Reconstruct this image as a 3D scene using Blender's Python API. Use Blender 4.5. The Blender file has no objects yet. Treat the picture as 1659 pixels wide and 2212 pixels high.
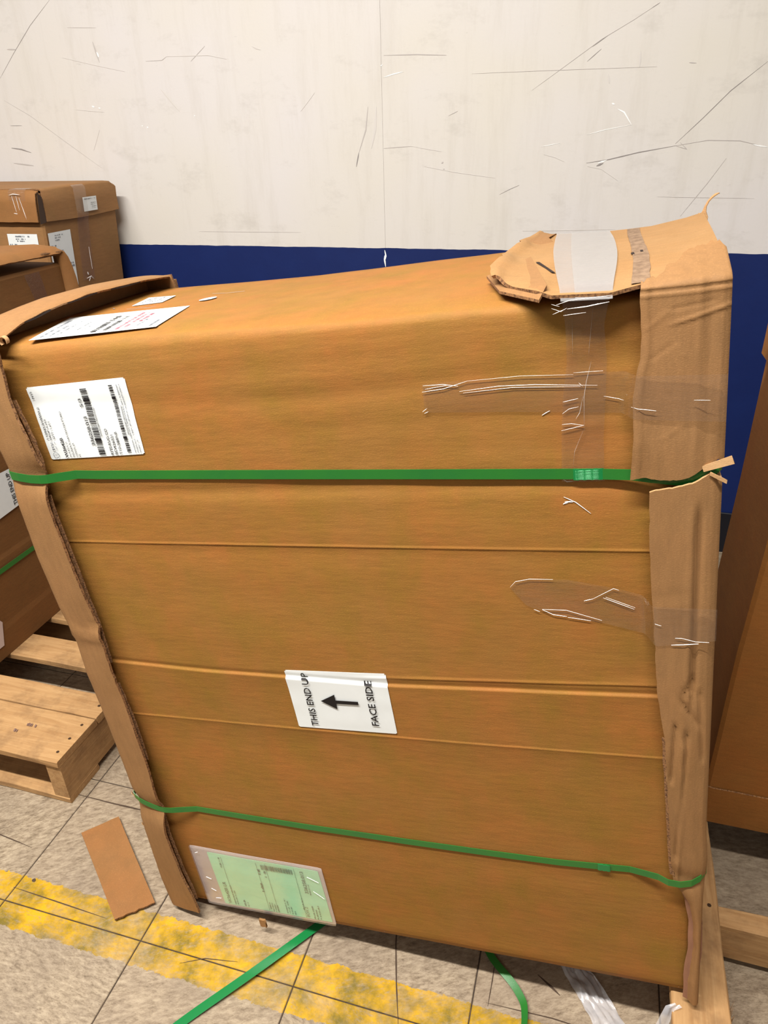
import bpy, bmesh, math, random
from mathutils import Vector, Matrix, noise
random.seed(7)
SC = bpy.context.scene
COL = SC.collection

# ---------------------------------------------------------------- camera
cam_d = bpy.data.cameras.new('camera'); cam = bpy.data.objects.new('camera', cam_d); COL.objects.link(cam)
cam_d.sensor_fit = 'HORIZONTAL'; cam_d.sensor_width = 36.0; cam_d.lens = 36.0*1564/1659
cam_d.clip_start = 0.01; cam_d.clip_end = 60
RW = Matrix(((0.9601029, 0.10886491, -0.25758658), (0.27852049, -0.45484959, 0.8458949), (-0.02507487, -0.88388929, -0.46702353)))
CAMZ = 1.317
right = RW @ Vector((1, 0, 0)); down = RW @ Vector((0, 1, 0)); fwd = RW @ Vector((0, 0, 1))
cam.matrix_world = Matrix(((right.x, -down.x, -fwd.x, 0), (right.y, -down.y, -fwd.y, 0), (right.z, -down.z, -fwd.z, CAMZ), (0, 0, 0, 1)))
SC.camera = cam

# ---------------------------------------------------------------- world and lights
w = bpy.data.worlds.new('world'); SC.world = w; w.use_nodes = True
w.node_tree.nodes['Background'].inputs[0].default_value = (1.0, 0.95, 0.90, 1)
w.node_tree.nodes['Background'].inputs[1].default_value = 0.21
def area(name, loc, sx, sy, power, color, rot=(0, 0, 0)):
    l = bpy.data.lights.new(name, 'AREA'); l.shape = 'RECTANGLE'; l.size = sx; l.size_y = sy
    l.energy = power; l.color = color
    o = bpy.data.objects.new(name, l); COL.objects.link(o); o.location = loc; o.rotation_euler = rot
    return o
area('tube_or_fill_light', (-0.95, -0.07, 3.2), 2.4, 0.10, 208, (1.0, 0.96, 0.925))
area('tube_or_fill_light', (-0.6, -2.6, 3.6), 2.4, 1.0, 27, (1.0, 0.95, 0.89), (math.radians(24), 0, 0))  # fill lamp added behind the camera to brighten the front faces
area('tube_or_fill_light', (-3.4, 0.2, 3.5), 2.4, 0.4, 8, (1.0, 0.90, 0.80))
area('tube_or_fill_light', (2.2, -0.4, 3.5), 2.4, 0.3, 8, (1.0, 0.92, 0.86))

SC.view_settings.view_transform = 'Standard'; SC.view_settings.look = 'None'
SC.view_settings.gamma = 1.0; SC.view_settings.use_curve_mapping = False
SC.view_settings.exposure = 0.05

# ---------------------------------------------------------------- material helpers
def lin(c):
    return tuple(((v/255)/12.92 if v/255 <= 0.04045 else ((v/255+0.055)/1.055)**2.4) for v in c) + (1,)
class NT:
    def __init__(s, name):
        s.m = bpy.data.materials.new(name); s.m.use_nodes = True; s.t = s.m.node_tree; s.t.nodes.clear()
        s.out = s.n('ShaderNodeOutputMaterial'); s.b = s.n('ShaderNodeBsdfPrincipled')
        s.l(s.b.outputs[0], s.out.inputs[0])
    def n(s, k, **kw):
        x = s.t.nodes.new(k)
        for a, v in kw.items(): setattr(x, a, v)
        return x
    def l(s, a, b): s.t.links.new(a, b)
    def coord(s, scale=(1, 1, 1), kind='Object', rot=(0, 0, 0)):
        if kind == 'Position': o = s.n('ShaderNodeNewGeometry').outputs['Position']
        else: o = s.n('ShaderNodeTexCoord').outputs[kind]
        mp = s.n('ShaderNodeMapping'); mp.inputs['Scale'].default_value = scale; mp.inputs['Rotation'].default_value = rot
        s.l(o, mp.inputs[0]); return mp.outputs[0]
    def noise(s, vec, scale, detail=4, rough=0.6, dist=0.0):
        x = s.n('ShaderNodeTexNoise'); s.l(vec, x.inputs['Vector']); x.inputs['Scale'].default_value = scale
        x.inputs['Detail'].default_value = detail; x.inputs['Roughness'].default_value = rough; x.inputs['Distortion'].default_value = dist
        return x.outputs[0]
    def ramp(s, fac, stops, interp='LINEAR'):
        r = s.n('ShaderNodeValToRGB'); s.l(fac, r.inputs[0]); cr = r.color_ramp; cr.interpolation = interp
        while len(cr.elements) > 1: cr.elements.remove(cr.elements[0])
        cr.elements[0].position = stops[0][0]; cr.elements[0].color = stops[0][1]
        for p, c in stops[1:]:
            e = cr.elements.new(p); e.color = c
        return r.outputs[0]
    def mix(s, fac, a, b, mode='MIX'):
        x = s.n('ShaderNodeMix', data_type='RGBA', blend_type=mode)
        if isinstance(fac, (int, float)): x.inputs[0].default_value = fac
        else: s.l(fac, x.inputs[0])
        for i, v in ((6, a), (7, b)):
            if isinstance(v, tuple): x.inputs[i].default_value = v
            else: s.l(v, x.inputs[i])
        return x.outputs[2]
    def math(s, op, a, b=0.0):
        x = s.n('ShaderNodeMath', operation=op)
        for i, v in ((0, a), (1, b)):
            if isinstance(v, (int, float)): x.inputs[i].default_value = v
            else: s.l(v, x.inputs[i])
        return x.outputs[0]
    def bump(s, h, strength=0.2, dist=0.002):
        x = s.n('ShaderNodeBump'); x.inputs['Strength'].default_value = strength; x.inputs['Distance'].default_value = dist
        s.l(h, x.inputs['Height']); s.l(x.outputs[0], s.b.inputs['Normal'])
    def color(s, c):
        if isinstance(c, tuple): s.b.inputs['Base Color'].default_value = c
        else: s.l(c, s.b.inputs['Base Color'])
    def set(s, **kw):
        for k, v in kw.items(): s.b.inputs[k.replace('_', ' ')].default_value = v
G4 = lambda v: (v, v, v, 1)

def cardboard(name, base, orange, olive, stretch=(1, 1, 6), amt=0.8, flute=None):
    m = NT(name)
    c = m.coord()
    big = m.noise(c, 7, 5, 0.62)
    col = m.mix(m.ramp(big, [(0.38, G4(0)), (0.66, G4(amt))]), lin(base), lin(orange))
    big2 = m.noise(m.coord((1.6, 1, 1), rot=(0.3, 0.2, 0.7)), 9, 5, 0.6)
    col = m.mix(m.ramp(big2, [(0.42, G4(0)), (0.72, G4(amt))]), col, lin(olive))
    st = m.noise(m.coord(stretch), 26, 5, 0.7)
    col = m.mix(m.ramp(st, [(0.3, G4(0.35)), (0.6, G4(0))]), col, lin(tuple(int(v*0.80) for v in base)))
    sp = m.noise(m.coord((1, 1, 2.4)), 420, 2, 0.5)
    col = m.mix(m.ramp(sp, [(0.30, G4(0.28)), (0.42, G4(0)), (0.63, G4(0)), (0.75, G4(0.4))]), col, lin(tuple(min(255, int(v*1.22)) for v in base)))
    m.color(col); m.set(Roughness=0.72); m.b.inputs['Specular IOR Level'].default_value = 0.25
    m.bump(m.math('ADD', st, m.math('MULTIPLY', sp, 0.4)), 0.25, 0.0018)
    return m.m
M = {}
M['box'] = cardboard('kraft_cardboard', (146, 102, 46), (160, 99, 45), (134, 101, 35))
M['cap'] = cardboard('kraft_cap_cardboard', (146, 108, 68), (150, 104, 62), (134, 98, 56), (5, 5, 1), 0.35)
M['box_dim'] = cardboard('kraft_cardboard_plain', (150, 110, 70), (150, 106, 62), (138, 104, 64))
M['box_warm'] = cardboard('kraft_cardboard_warm', (148, 98, 46), (152, 92, 40), (138, 92, 42))
M['box_shaded'] = cardboard('kraft_cardboard_shaded', (120, 82, 44), (120, 78, 40), (112, 78, 42))  # darker copy of the kraft colour, paints in shade on the left pallet's box
M['scrap'] = cardboard('kraft_scrap_cardboard', (142, 100, 58), (144, 92, 48), (128, 92, 50), (1, 1, 1), 0.5)
M['liner'] = cardboard('torn_paper_liner', (184, 146, 102), (180, 132, 86), (166, 132, 90))
M['ply'] = cardboard('stripped_inner_ply', (160, 122, 78), (156, 114, 68), (140, 108, 66), (1, 7, 1), 0.6)
m = NT('corrugated_edge'); v = m.noise(m.coord((60, 60, 60)), 6, 2)
m.color(m.ramp(v, [(0.35, lin((84, 54, 30))), (0.6, lin((150, 108, 68)))])); m.set(Roughness=0.9); M['edge'] = m.m
m = NT('pink_kraft_liner'); v = m.noise(m.coord((4, 4, 1)), 20, 4)
m.color(m.ramp(v, [(0.3, lin((128, 88, 64))), (0.7, lin((148, 104, 78)))])); m.set(Roughness=0.8); M['pink'] = m.m

def plain(name, c, rough=0.6, spec=0.3, metal=0):
    m = NT(name); v = m.noise(m.coord(), 60, 3)
    m.color(m.mix(m.ramp(v, [(0.3, G4(0)), (0.7, G4(0.10))]), lin(c), lin(tuple(int(q*0.85) for q in c))))
    m.set(Roughness=rough, Metallic=metal); m.b.inputs['Specular IOR Level'].default_value = spec
    return m.m
M['label'] = plain('white_label_paper', (226, 230, 228), 0.45, 0.4)
M['mint'] = plain('mint_green_paper', (182, 242, 196), 0.5, 0.4)
M['ink'] = plain('black_print_ink', (22, 18, 20), 0.6)
M['grey_ink'] = plain('grey_print_ink', (105, 110, 118), 0.6)
M['green_ink'] = plain('dark_green_print_ink', (52, 98, 70), 0.6)
M['red_ink'] = plain('red_stamp_ink', (165, 70, 90), 0.6)
M['slit_shade'] = plain('dark_slit_shade', (40, 26, 20), 0.7)  # near-black colour standing for shade inside slits and corrugation gaps
M['wrinkle'] = plain('whitened_tape_fold', (236, 232, 228), 0.2, 0.6)
m = NT('green_polyester_strap'); c = m.coord()
v = m.noise(c, 900, 1); m.color(m.mix(m.ramp(m.noise(c, 14, 3), [(0.3, G4(0)), (0.7, G4(0.6))]), lin((40, 112, 38)), lin((28, 100, 46))))
m.set(Roughness=0.32); m.b.inputs['Specular IOR Level'].default_value = 0.5; m.bump(v, 0.15, 0.0006); M['strap'] = m.m
m = NT('green_strap_glossy'); m.color(lin((24, 118, 60))); m.set(Roughness=0.22); m.bump(m.noise(m.coord(), 300, 2), 0.1, 0.0006); M['strap2'] = m.m

def film(name, haze, col=(235, 228, 222), rough=0.14, wr=40, fres=1.45):
    m = NT(name)
    m.t.nodes.remove(m.b)
    tr = m.n('ShaderNodeBsdfTransparent'); gl = m.n('ShaderNodeBsdfGlossy'); df = m.n('ShaderNodeBsdfDiffuse')
    gl.inputs['Roughness'].default_value = rough; gl.inputs['Color'].default_value = (1, 1, 1, 1)
    df.inputs['Color'].default_value = lin(col)
    nz = m.noise(m.coord((1, 1, 3)), wr, 4, 0.7)
    bp = m.n('ShaderNodeBump'); bp.inputs['Strength'].default_value = 0.25; bp.inputs['Distance'].default_value = 0.003
    m.l(nz, bp.inputs['Height']); m.l(bp.outputs[0], gl.inputs['Normal'])
    lw = m.n('ShaderNodeLayerWeight'); lw.inputs['Blend'].default_value = 0.5; m.l(bp.outputs[0], lw.inputs['Normal'])
    fo = m.math('ADD', m.math('MULTIPLY', m.math('POWER', lw.outputs['Facing'], 4.0), 0.75), 0.05)
    m1 = m.n('ShaderNodeMixShader'); m2 = m.n('ShaderNodeMixShader')
    m1.inputs[0].default_value = haze; m.l(tr.outputs[0], m1.inputs[1]); m.l(df.outputs[0], m1.inputs[2])
    m.l(fo, m2.inputs[0]); m.l(m1.outputs[0], m2.inputs[1]); m.l(gl.outputs[0], m2.inputs[2])
    m.l(m2.outputs[0], m.out.inputs[0]); return m.m
M['tape'] = film('clear_packing_tape', 0.07, (150, 128, 112))
M['tape_sheen'] = film('clear_packing_tape_sheen', 0.40, (172, 170, 168), 0.22, 60)  # diffuse haze stands in for the white wall reflected at a grazing angle
M['pouch'] = film('clear_pouch_film', 0.06, (230, 225, 235), 0.16, 30)
M['pouch_back'] = plain('pouch_backing_film', (198, 180, 174), 0.35, 0.5)
M['wrap'] = film('crumpled_stretch_wrap', 0.40, (225, 225, 228), 0.2, 90)

def wood(name, a, b, dark, axis):
    m = NT(name)
    sc = [14, 14, 14]; sc[axis] = 1.0
    c = m.coord(tuple(sc))
    g = m.noise(c, 7, 6, 0.65, 0.6)
    col = m.mix(m.ramp(g, [(0.32, G4(0)), (0.68, G4(1))]), lin(a), lin(b))
    g2 = m.noise(m.coord(), 9, 5, 0.7)
    col = m.mix(m.ramp(g2, [(0.48, G4(0)), (0.70, G4(0.65))]), col, lin(dark))
    g3 = m.noise(m.coord(tuple(sc)), 30, 4, 0.8)
    col = m.mix(m.ramp(g3, [(0.62, G4(0)), (0.78, G4(0.4))]), col, lin(dark))
    m.color(col); m.set(Roughness=0.8); m.bump(g, 0.5, 0.002); return m.m
for ax in (0, 1):
    M['wood%d' % ax] = wood('pine_wood_grain_%s' % 'xy'[ax], (182, 144, 96), (158, 118, 72), (106, 76, 46), ax)
M['nail'] = plain('rusty_nail_hole', (60, 40, 22), 0.7)

# ---------------------------------------------------------------- mesh helpers
def link(name, bm, mats, parent=None, smooth=False):
    me = bpy.data.meshes.new(name); bm.normal_update(); bm.to_mesh(me); bm.free()
    if not isinstance(mats, (list, tuple)): mats = [mats]
    for x in mats: me.materials.append(x)
    if smooth:
        for p in me.polygons: p.use_smooth = True
    o = bpy.data.objects.new(name, me); COL.objects.link(o)
    if parent: o.parent = parent
    return o
def tag(o, label=None, cat=None, group=None, kind=None):
    if label: o['label'] = label
    if cat: o['category'] = cat
    if group: o['group'] = group
    if kind: o['kind'] = kind
    return o
def empty(name, loc=(0, 0, 0)):
    o = bpy.data.objects.new(name, None); COL.objects.link(o); o.location = loc; o.empty_display_size = 0.05; return o
def box(bm, x0, x1, y0, y1, z0, z1, mi=0, bev=0.0):
    vs = [bm.verts.new((x, y, z)) for x in (x0, x1) for y in (y0, y1) for z in (z0, z1)]
    fs = []
    for q in ((0, 1, 3, 2), (4, 6, 7, 5), (0, 4, 5, 1), (2, 3, 7, 6), (0, 2, 6, 4), (1, 5, 7, 3)):
        f = bm.faces.new([vs[i] for i in q]); f.material_index = mi; fs.append(f)
    if bev > 0:
        es = list({e for f in fs for e in f.edges})
        bmesh.ops.bevel(bm, geom=es, offset=bev, segments=1, affect='EDGES')
    return vs
def grid(bm, pts, th=0.0, n_dir=None, mi=0, me=None, flip=False):
    """pts[i][j] vectors; closed sheet of thickness th away from n_dir (front normal)."""
    nu, nv = len(pts), len(pts[0])
    V = [[bm.verts.new(p) for p in row] for row in pts]
    if me is None: me = mi
    def q(a, b, c, d, k):
        if flip: a, b, c, d = d, c, b, a
        try:
            f = bm.faces.new((a, b, c, d)); f.material_index = k; f.smooth = (k == mi)
        except ValueError: pass
    for i in range(nu-1):
        for j in range(nv-1): q(V[i][j], V[i+1][j], V[i+1][j+1], V[i][j+1], mi)
    if th:
        B = []
        for i in range(nu):
            r = []
            for j in range(nv):
                a = Vector(pts[min(i+1, nu-1)][j]) - Vector(pts[max(i-1, 0)][j]); b = Vector(pts[i][min(j+1, nv-1)]) - Vector(pts[i][max(j-1, 0)])
                n = a.cross(b)
                n = n.normalized() if n.length > 1e-12 else Vector((0, -1, 0))
                if flip: n = -n
                r.append(bm.verts.new(Vector(pts[i][j]) - n*th))
            B.append(r)
        for i in range(nu-1):
            for j in range(nv-1): q(B[i][j+1], B[i+1][j+1], B[i+1][j], B[i][j], mi)
        for i in range(nu-1):
            q(V[i+1][0], V[i][0], B[i][0], B[i+1][0], me); q(V[i][nv-1], V[i+1][nv-1], B[i+1][nv-1], B[i][nv-1], me)
        for j in range(nv-1):
            q(V[0][j], V[0][j+1], B[0][j+1], B[0][j], me); q(V[nu-1][j+1], V[nu-1][j], B[nu-1][j], B[nu-1][j+1], me)
        for L in (V, B):
            for a, b in [(L[i][j], L[i+1][j]) for i in range(nu-1) for j in (0, nv-1)] + [(L[i][j], L[i][j+1]) for j in range(nv-1) for i in (0, nu-1)]:
                e = bm.edges.get((a, b))
                if e: e.smooth = False
    return V
def interp(x, tab):
    if x <= tab[0][0]: return tab[0][1]
    for (a, b), (c, d) in zip(tab, tab[1:]):
        if x <= c: return b + (d-b)*(x-a)/(c-a) if c > a else d
    return tab[-1][1]
def lerp(a, b, t): return a + (b-a)*t
def sstep(a, b, x):
    t = max(0.0, min(1.0, (x-a)/(b-a))); return t*t*(3-2*t)
def nz(x, y, z=0.0, s=1.0): return noise.noise(Vector((x*s, y*s, z*s)))
def text_mesh(bm, s, fn, h, r0, q0, length=None, bold=0.0, mi=0):
    """lays text out: fn(r, q) -> 3D; r along reading direction, q up."""
    cu = bpy.data.curves.new('t', 'FONT'); cu.body = s; cu.size = 1.0; cu.resolution_u = 2; cu.offset = bold; cu.fill_mode = 'FRONT'
    o = bpy.data.objects.new('t', cu); COL.objects.link(o)
    dg = bpy.context.evaluated_depsgraph_get(); me = o.evaluated_get(dg).to_mesh()
    if len(me.vertices):
        mx = max(v.co.x for v in me.vertices); sx = (length/mx) if length else h*1.37; sy = h*1.37
        vs = [bm.verts.new(fn(r0 + v.co.x*sx, q0 + v.co.y*sy)) for v in me.vertices]
        for p in me.polygons:
            try: f = bm.faces.new([vs[i] for i in p.vertices]); f.material_index = mi
            except ValueError: pass
    o.evaluated_get(dg).to_mesh_clear(); bpy.data.objects.remove(o); bpy.data.curves.remove(cu)
def quad(bm, fn, a, b, c, d, mi=0):
    f = bm.faces.new([bm.verts.new(fn(*p)) for p in (a, b, c, d)]); f.material_index = mi
def strokes(bm, fn, r0, r1, q, h, rnd, mi=0, dens=0.72):
    """row of illegible small print"""
    r = r0
    while r < r1:
        wd = h*rnd.uniform(0.3, 0.7)
        if rnd.random() < dens:
            quad(bm, fn, (r, q), (r+wd*0.7, q), (r+wd*0.7, q+h*rnd.uniform(0.6, 1)), (r, q+h*rnd.uniform(0.6, 1)), mi)
        r += wd
def ridge(bm, path, wd, fn, hgt=0.0012, mi=0):
    """tapered raised fold along a path of 2D points; fn(a, b, h) -> 3D"""
    n = len(path); L = []
    fine = []
    for i in range(n-1):
        for k in range(4): fine.append(tuple(lerp(path[i][c], path[i+1][c], k/4) for c in (0, 1)))
    fine.append(path[-1]); n = len(fine)
    for i, p in enumerate(fine):
        a = fine[max(0, i-1)]; b = fine[min(n-1, i+1)]; d = Vector((b[0]-a[0], b[1]-a[1])); d = d.normalized() if d.length else Vector((1, 0))
        nrm = Vector((-d.y, d.x)); t = i/(n-1); ww = wd*(0.25+0.75*math.sin(math.pi*min(1, max(0, t))))*(1+0.4*nz(p[0], p[1], 0, 300))
        L.append([bm.verts.new(fn(p[0]-nrm.x*ww, p[1]-nrm.y*ww, 0)), bm.verts.new(fn(p[0], p[1], hgt)), bm.verts.new(fn(p[0]+nrm.x*ww, p[1]+nrm.y*ww, 0))])
    for i in range(n-1):
        for j in (0, 1):
            f = bm.faces.new((L[i][j], L[i][j+1], L[i+1][j+1], L[i+1][j])); f.material_index = mi

# ---------------------------------------------------------------- setting: wall
WY = 2.38
m = NT('painted_wall')
pos = m.coord(kind='Position'); sep = m.n('ShaderNodeSeparateXYZ'); m.l(pos, sep.inputs[0]); zz = sep.outputs[2]
cl = m.mix(m.ramp(m.noise(m.coord(kind='Position'), 1.1, 3), [(0.35, G4(0)), (0.65, G4(1))]), lin((217, 213, 211)), lin((216, 211, 199)))
st = m.noise(m.coord((9, 1, 1.1), 'Position'), 2.2, 6, 0.7)
cl = m.mix(m.ramp(st, [(0.50, G4(0)), (0.78, G4(0.26))]), cl, lin((182, 174, 158)))
sm = m.noise(m.coord((1.6, 1, 3.0), 'Position'), 3.0, 7, 0.75)
cl = m.mix(m.ramp(sm, [(0.55, G4(0)), (0.78, G4(0.45))]), cl, lin((176, 170, 160)))
sc = m.noise(m.coord((4, 1, 20), 'Position', rot=(0, 0.12, 0)), 4.0, 6, 0.8)
cl = m.mix(m.ramp(sc, [(0.66, G4(0)), (0.72, G4(0.35))]), cl, lin((150, 144, 138)))
bl = m.mix(m.ramp(m.noise(m.coord((2, 1, 2), 'Position'), 5, 5), [(0.45, G4(0)), (0.75, G4(0.3))]), lin((15, 34, 88)), lin((20, 44, 104)))
blue = m.math('LESS_THAN', m.math('ADD', zz, m.math('MULTIPLY', m.math('SUBTRACT', m.noise(m.coord(kind='Position'), 12, 2), 0.5), 0.006)), 0.976)
m.color(m.mix(blue, cl, bl)); m.set(Roughness=0.55); m.b.inputs['Specular IOR Level'].default_value = 0.3
m.bump(m.noise(m.coord(kind='Position'), 140, 3), 0.12, 0.002); M['wall'] = m.m
bm = bmesh.new()
box(bm, -5.2, -0.6948, WY, WY+0.12, 0, 3.3); box(bm, -0.6942, 4.0, WY, WY+0.12, 0, 3.3)
wall = tag(link('wall_back', bm, M['wall']), kind='structure')
tag(wall, 'scuffed off-white wall with blue lower band')
m = NT('wall_scuff_marks'); m.color(lin((190, 184, 178))); m.set(Roughness=0.8); M['scuff'] = m.m
m = NT('wall_dark_scratch'); m.color(lin((146, 140, 136))); m.set(Roughness=0.8); M['scratch'] = m.m
m = NT('wall_faint_scuff'); m.color(lin((212, 207, 200))); m.set(Roughness=0.8); M['faint'] = m.m
m = NT('wall_chipped_white'); m.color(lin((250, 252, 248))); m.set(Roughness=0.7); M['chip'] = m.m
def wfn(x, z, h=0.0): return Vector((x, WY-0.0006-h, z))
S = {'scratch': [(0.0010, [(-1.782, 1.706), (-1.875, 1.643), (-1.962, 1.571), (-2.04, 1.502)]), (0.0035, [(-2.06, 1.292), (-2.02, 1.287), (-1.982, 1.276)]),
                 (0.0014, [(0.342, 1.447), (0.266, 1.385), (0.208, 1.323), (0.147, 1.262)]), (0.0012, [(-0.11, 1.467), (-0.076, 1.494)]),
                 (0.0020, [(-0.087, 1.217), (-0.027, 1.225), (0.052, 1.242), (0.148, 1.257)]), (0.0045, [(-0.058, 1.209), (-0.040, 1.216)]),
                 (0.0030, [(-0.773, 1.255), (-0.783, 1.216)]), (0.0010, [(-0.332, 1.135), (-0.30, 1.150), (-0.275, 1.16)]), (0.001, [(-2.043, 1.361), (-1.995, 1.36)]),
                 (0.0010, [(0.06, 1.589), (0.04, 1.578)]), (0.0010, [(-0.06, 1.525), (-0.10, 1.500)])],
     'scuff': [(0.0013, [(-2.043, 1.437), (-1.952, 1.389), (-1.834, 1.309), (-1.706, 1.224)]), (0.0014, [(-1.312, 1.52), (-1.258, 1.557)]),
               (0.0012, [(-1.471, 1.527), (-1.413, 1.527), (-1.395, 1.536)]), (0.0045, [(-2.066, 1.244), (-1.984, 1.235)]), (0.0030, [(-0.739, 1.379), (-0.748, 1.318), (-0.773, 1.255)]),
               (0.0010, [(0.06, 1.589), (-0.001, 1.555), (-0.078, 1.516), (-0.164, 1.461), (-0.254, 1.404)]), (0.0014, [(0.284, 1.224), (0.247, 1.163), (0.188, 1.075)]),
               (0.0022, [(-0.686, 1.507), (-0.589, 1.505), (-0.501, 1.499)]), (0.0008, [(-0.427, 1.451), (-0.22, 1.45), (0.072, 1.447)]), (0.0013, [(0.148, 1.257), (0.179, 1.248), (0.159, 1.265)]),
               (0.0016, [(0.148, 1.257), (0.229, 1.269), (0.311, 1.266), (0.382, 1.249)]), (0.0016, [(-0.492, 1.348), (-0.465, 1.359)]), (0.0045, [(-1.653, 1.588), (-1.641, 1.531)]),
               (0.0008, [(0.118, 1.127), (0.374, 1.122)]), (0.0010, [(-1.364, 1.021), (-0.986, 1.022)]), (0.0016, [(-0.605, 1.27), (-0.692, 1.266)]), (0.0020, [(0.152, 1.453), (0.17, 1.451)]),
               (0.0008, [(-1.737, 1.63), (-1.631, 1.624)]), (0.0028, [(-1.985, 1.583), (-1.949, 1.581)]), (0.0035, [(-0.512, 1.222), (-0.506, 1.226)]), (0.003, [(-0.507, 1.205), (-0.502, 1.207)])],
     'faint': [(0.0050, [(-1.432, 1.449), (-1.376, 1.386)]), (0.0018, [(-1.395, 1.536), (-1.249, 1.533), (-1.188, 1.52)]), (0.0014, [(-1.777, 1.55), (-1.668, 1.526), (-1.553, 1.502)]),
               (0.0060, [(-0.713, 1.378), (-0.719, 1.317), (-0.732, 1.267)]), (0.0016, [(-1.763, 1.401), (-1.657, 1.391)]), (0.0018, [(-0.956, 1.373), (-0.907, 1.421)]), (0.0015, [(-1.687, 1.34), (-1.725, 1.278)]),
               (0.0040, [(-1.099, 1.549), (-1.073, 1.539)]), (0.0014, [(-0.565, 1.214), (-0.468, 1.197), (-0.348, 1.18)]), (0.0016, [(-0.257, 1.032), (0.014, 1.039)]), (0.0035, [(-0.051, 1.435), (-0.046, 1.413)]),
               (0.0035, [(0.026, 1.485), (0.028, 1.448)]), (0.0012, [(-0.083, 1.208), (-0.044, 1.201), (0.005, 1.17)]), (0.0014, [(-0.21, 1.241), (-0.176, 1.233), (-0.149, 1.221)]),
               (0.0014, [(-0.512, 1.254), (-0.605, 1.27)])],
     'chip': [(0.0035, [(-1.700, 1.410), (-1.690, 1.406)]), (0.003, [(-1.676, 1.404), (-1.668, 1.402)]), (0.0025, [(-1.325, 1.372), (-1.322, 1.370)]), (0.0025, [(-1.522, 1.349), (-1.519, 1.346)]), (0.0028, [(-1.504, 1.344), (-1.499, 1.341)]),
              (0.0035, [(-0.034, 1.365), (-0.026, 1.362)]), (0.0028, [(-0.017, 1.351), (0.002, 1.342), (0.025, 1.311)]), (0.0013, [(0.025, 1.311), (-0.042, 1.301), (-0.094, 1.289)]), (0.0012, [(-0.218, 1.261), (-0.166, 1.27)]),
              (0.0022, [(-0.688, 1.452), (-0.659, 1.459), (-0.628, 1.464)]), (0.004, [(-0.055, 1.216), (-0.030, 1.225)]), (0.005, [(-1.645, 1.560), (-1.640, 1.545)]), (0.0028, [(0.345, 1.256), (0.382, 1.249)]),
              (0.005, [(-0.697, 0.970), (-0.694, 0.955), (-0.698, 0.94), (-0.695, 0.918)]), (0.002, [(-0.697, 1.48), (-0.690, 1.485)])]}
for k, nm in (('scratch', 'scratch'), ('scuff', 'scuff_mark'), ('faint', 'faint_scuff'), ('chip', 'paint_chip')):
    for wd, path in S[k]:
        bm = bmesh.new(); ridge(bm, path, wd*0.62, wfn, 0.0002); link(nm, bm, M[k], wall)
m = NT('black_cove_base'); m.color(lin((14, 16, 26))); m.set(Roughness=0.45); M['base'] = m.m
bm = bmesh.new()
box(bm, -5.2, 4.0, WY-0.008, WY, 0.0, 0.15, bev=0.002)
bs = tag(link('baseboard_back', bm, M['base']), kind='structure')

# ---------------------------------------------------------------- setting: floor
TS = 0.3048; TX0 = -0.997; TY0 = 0.648
m = NT('worn_vinyl_tile')
oi = m.n('ShaderNodeObjectInfo'); rnd = oi.outputs['Random']
geo = m.n('ShaderNodeNewGeometry')
vadd = m.n('ShaderNodeVectorMath', operation='ADD'); cm = m.n('ShaderNodeCombineXYZ'); m.l(m.math('MULTIPLY', rnd, 37.0), cm.inputs[2]); m.l(geo.outputs['Position'], vadd.inputs[0]); m.l(cm.outputs[0], vadd.inputs[1])
vr = m.n('ShaderNodeVectorRotate'); m.l(vadd.outputs[0], vr.inputs['Vector']); m.l(m.math('MULTIPLY', m.math('SUBTRACT', rnd, 0.5), 1.2), vr.inputs['Angle'])
mp = m.n('ShaderNodeMapping'); mp.inputs['Scale'].default_value = (1, 2.6, 1); mp.inputs['Rotation'].default_value = (0, 0, -0.6); m.l(vr.outputs[0], mp.inputs[0])
n1 = m.noise(mp.outputs[0], 52, 7, 0.8)
cl = m.ramp(n1, [(0.32, lin((92, 78, 60))), (0.44, lin((136, 120, 98))), (0.55, lin((162, 146, 122))), (0.72, lin((188, 172, 146)))])
n2 = m.noise(m.coord(kind='Position'), 5.0, 5, 0.7)
cl = m.mix(m.ramp(n2, [(0.42, G4(0.0)), (0.72, G4(0.55))]), cl, lin((112, 98, 84)))
n3 = m.noise(mp.outputs[0], 120, 3, 0.7)
cl = m.mix(m.ramp(n3, [(0.60, G4(0)), (0.72, G4(0.55))]), cl, lin((84, 66, 48)))
cl = m.mix(m.ramp(m.math('FRACT', m.math('MULTIPLY', rnd, 7.3)), [(0.0, G4(0)), (1.0, G4(0.22))]), cl, lin((150, 130, 108)))
# yellow painted line, worn
sep = m.n('ShaderNodeSeparateXYZ'); m.l(geo.outputs['Position'], sep.inputs[0]); yy = sep.outputs[1]
wob = m.math('MULTIPLY', m.math('SUBTRACT', m.noise(m.coord(kind='Position'), 30, 6, 0.75), 0.5), 0.030)
yw = m.math('ADD', yy, wob)
band = m.math('MULTIPLY', m.math('GREATER_THAN', yw, 0.604), m.math('LESS_THAN', yw, 0.702))
wear = m.ramp(m.noise(m.coord(kind='Position'), 9, 7, 0.75), [(0.36, G4(0.45)), (0.54, G4(1.0))])
wear2 = m.ramp(m.noise(mp.outputs[0], 60, 5, 0.8), [(0.34, G4(0.4)), (0.50, G4(1.0))])
ycol = m.mix(m.ramp(m.noise(m.coord(kind='Position'), 16, 6, 0.7), [(0.35, G4(0)), (0.62, G4(1))]), lin((112, 96, 26)), lin((200, 154, 14)))
cl = m.mix(m.math('MULTIPLY', band, m.math('MULTIPLY', wear, wear2)), cl, ycol)
m.color(cl); m.set(Roughness=0.5); m.b.inputs['Specular IOR Level'].default_value = 0.35; m.bump(n1, 0.12, 0.001); M['tile'] = m.m
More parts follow.
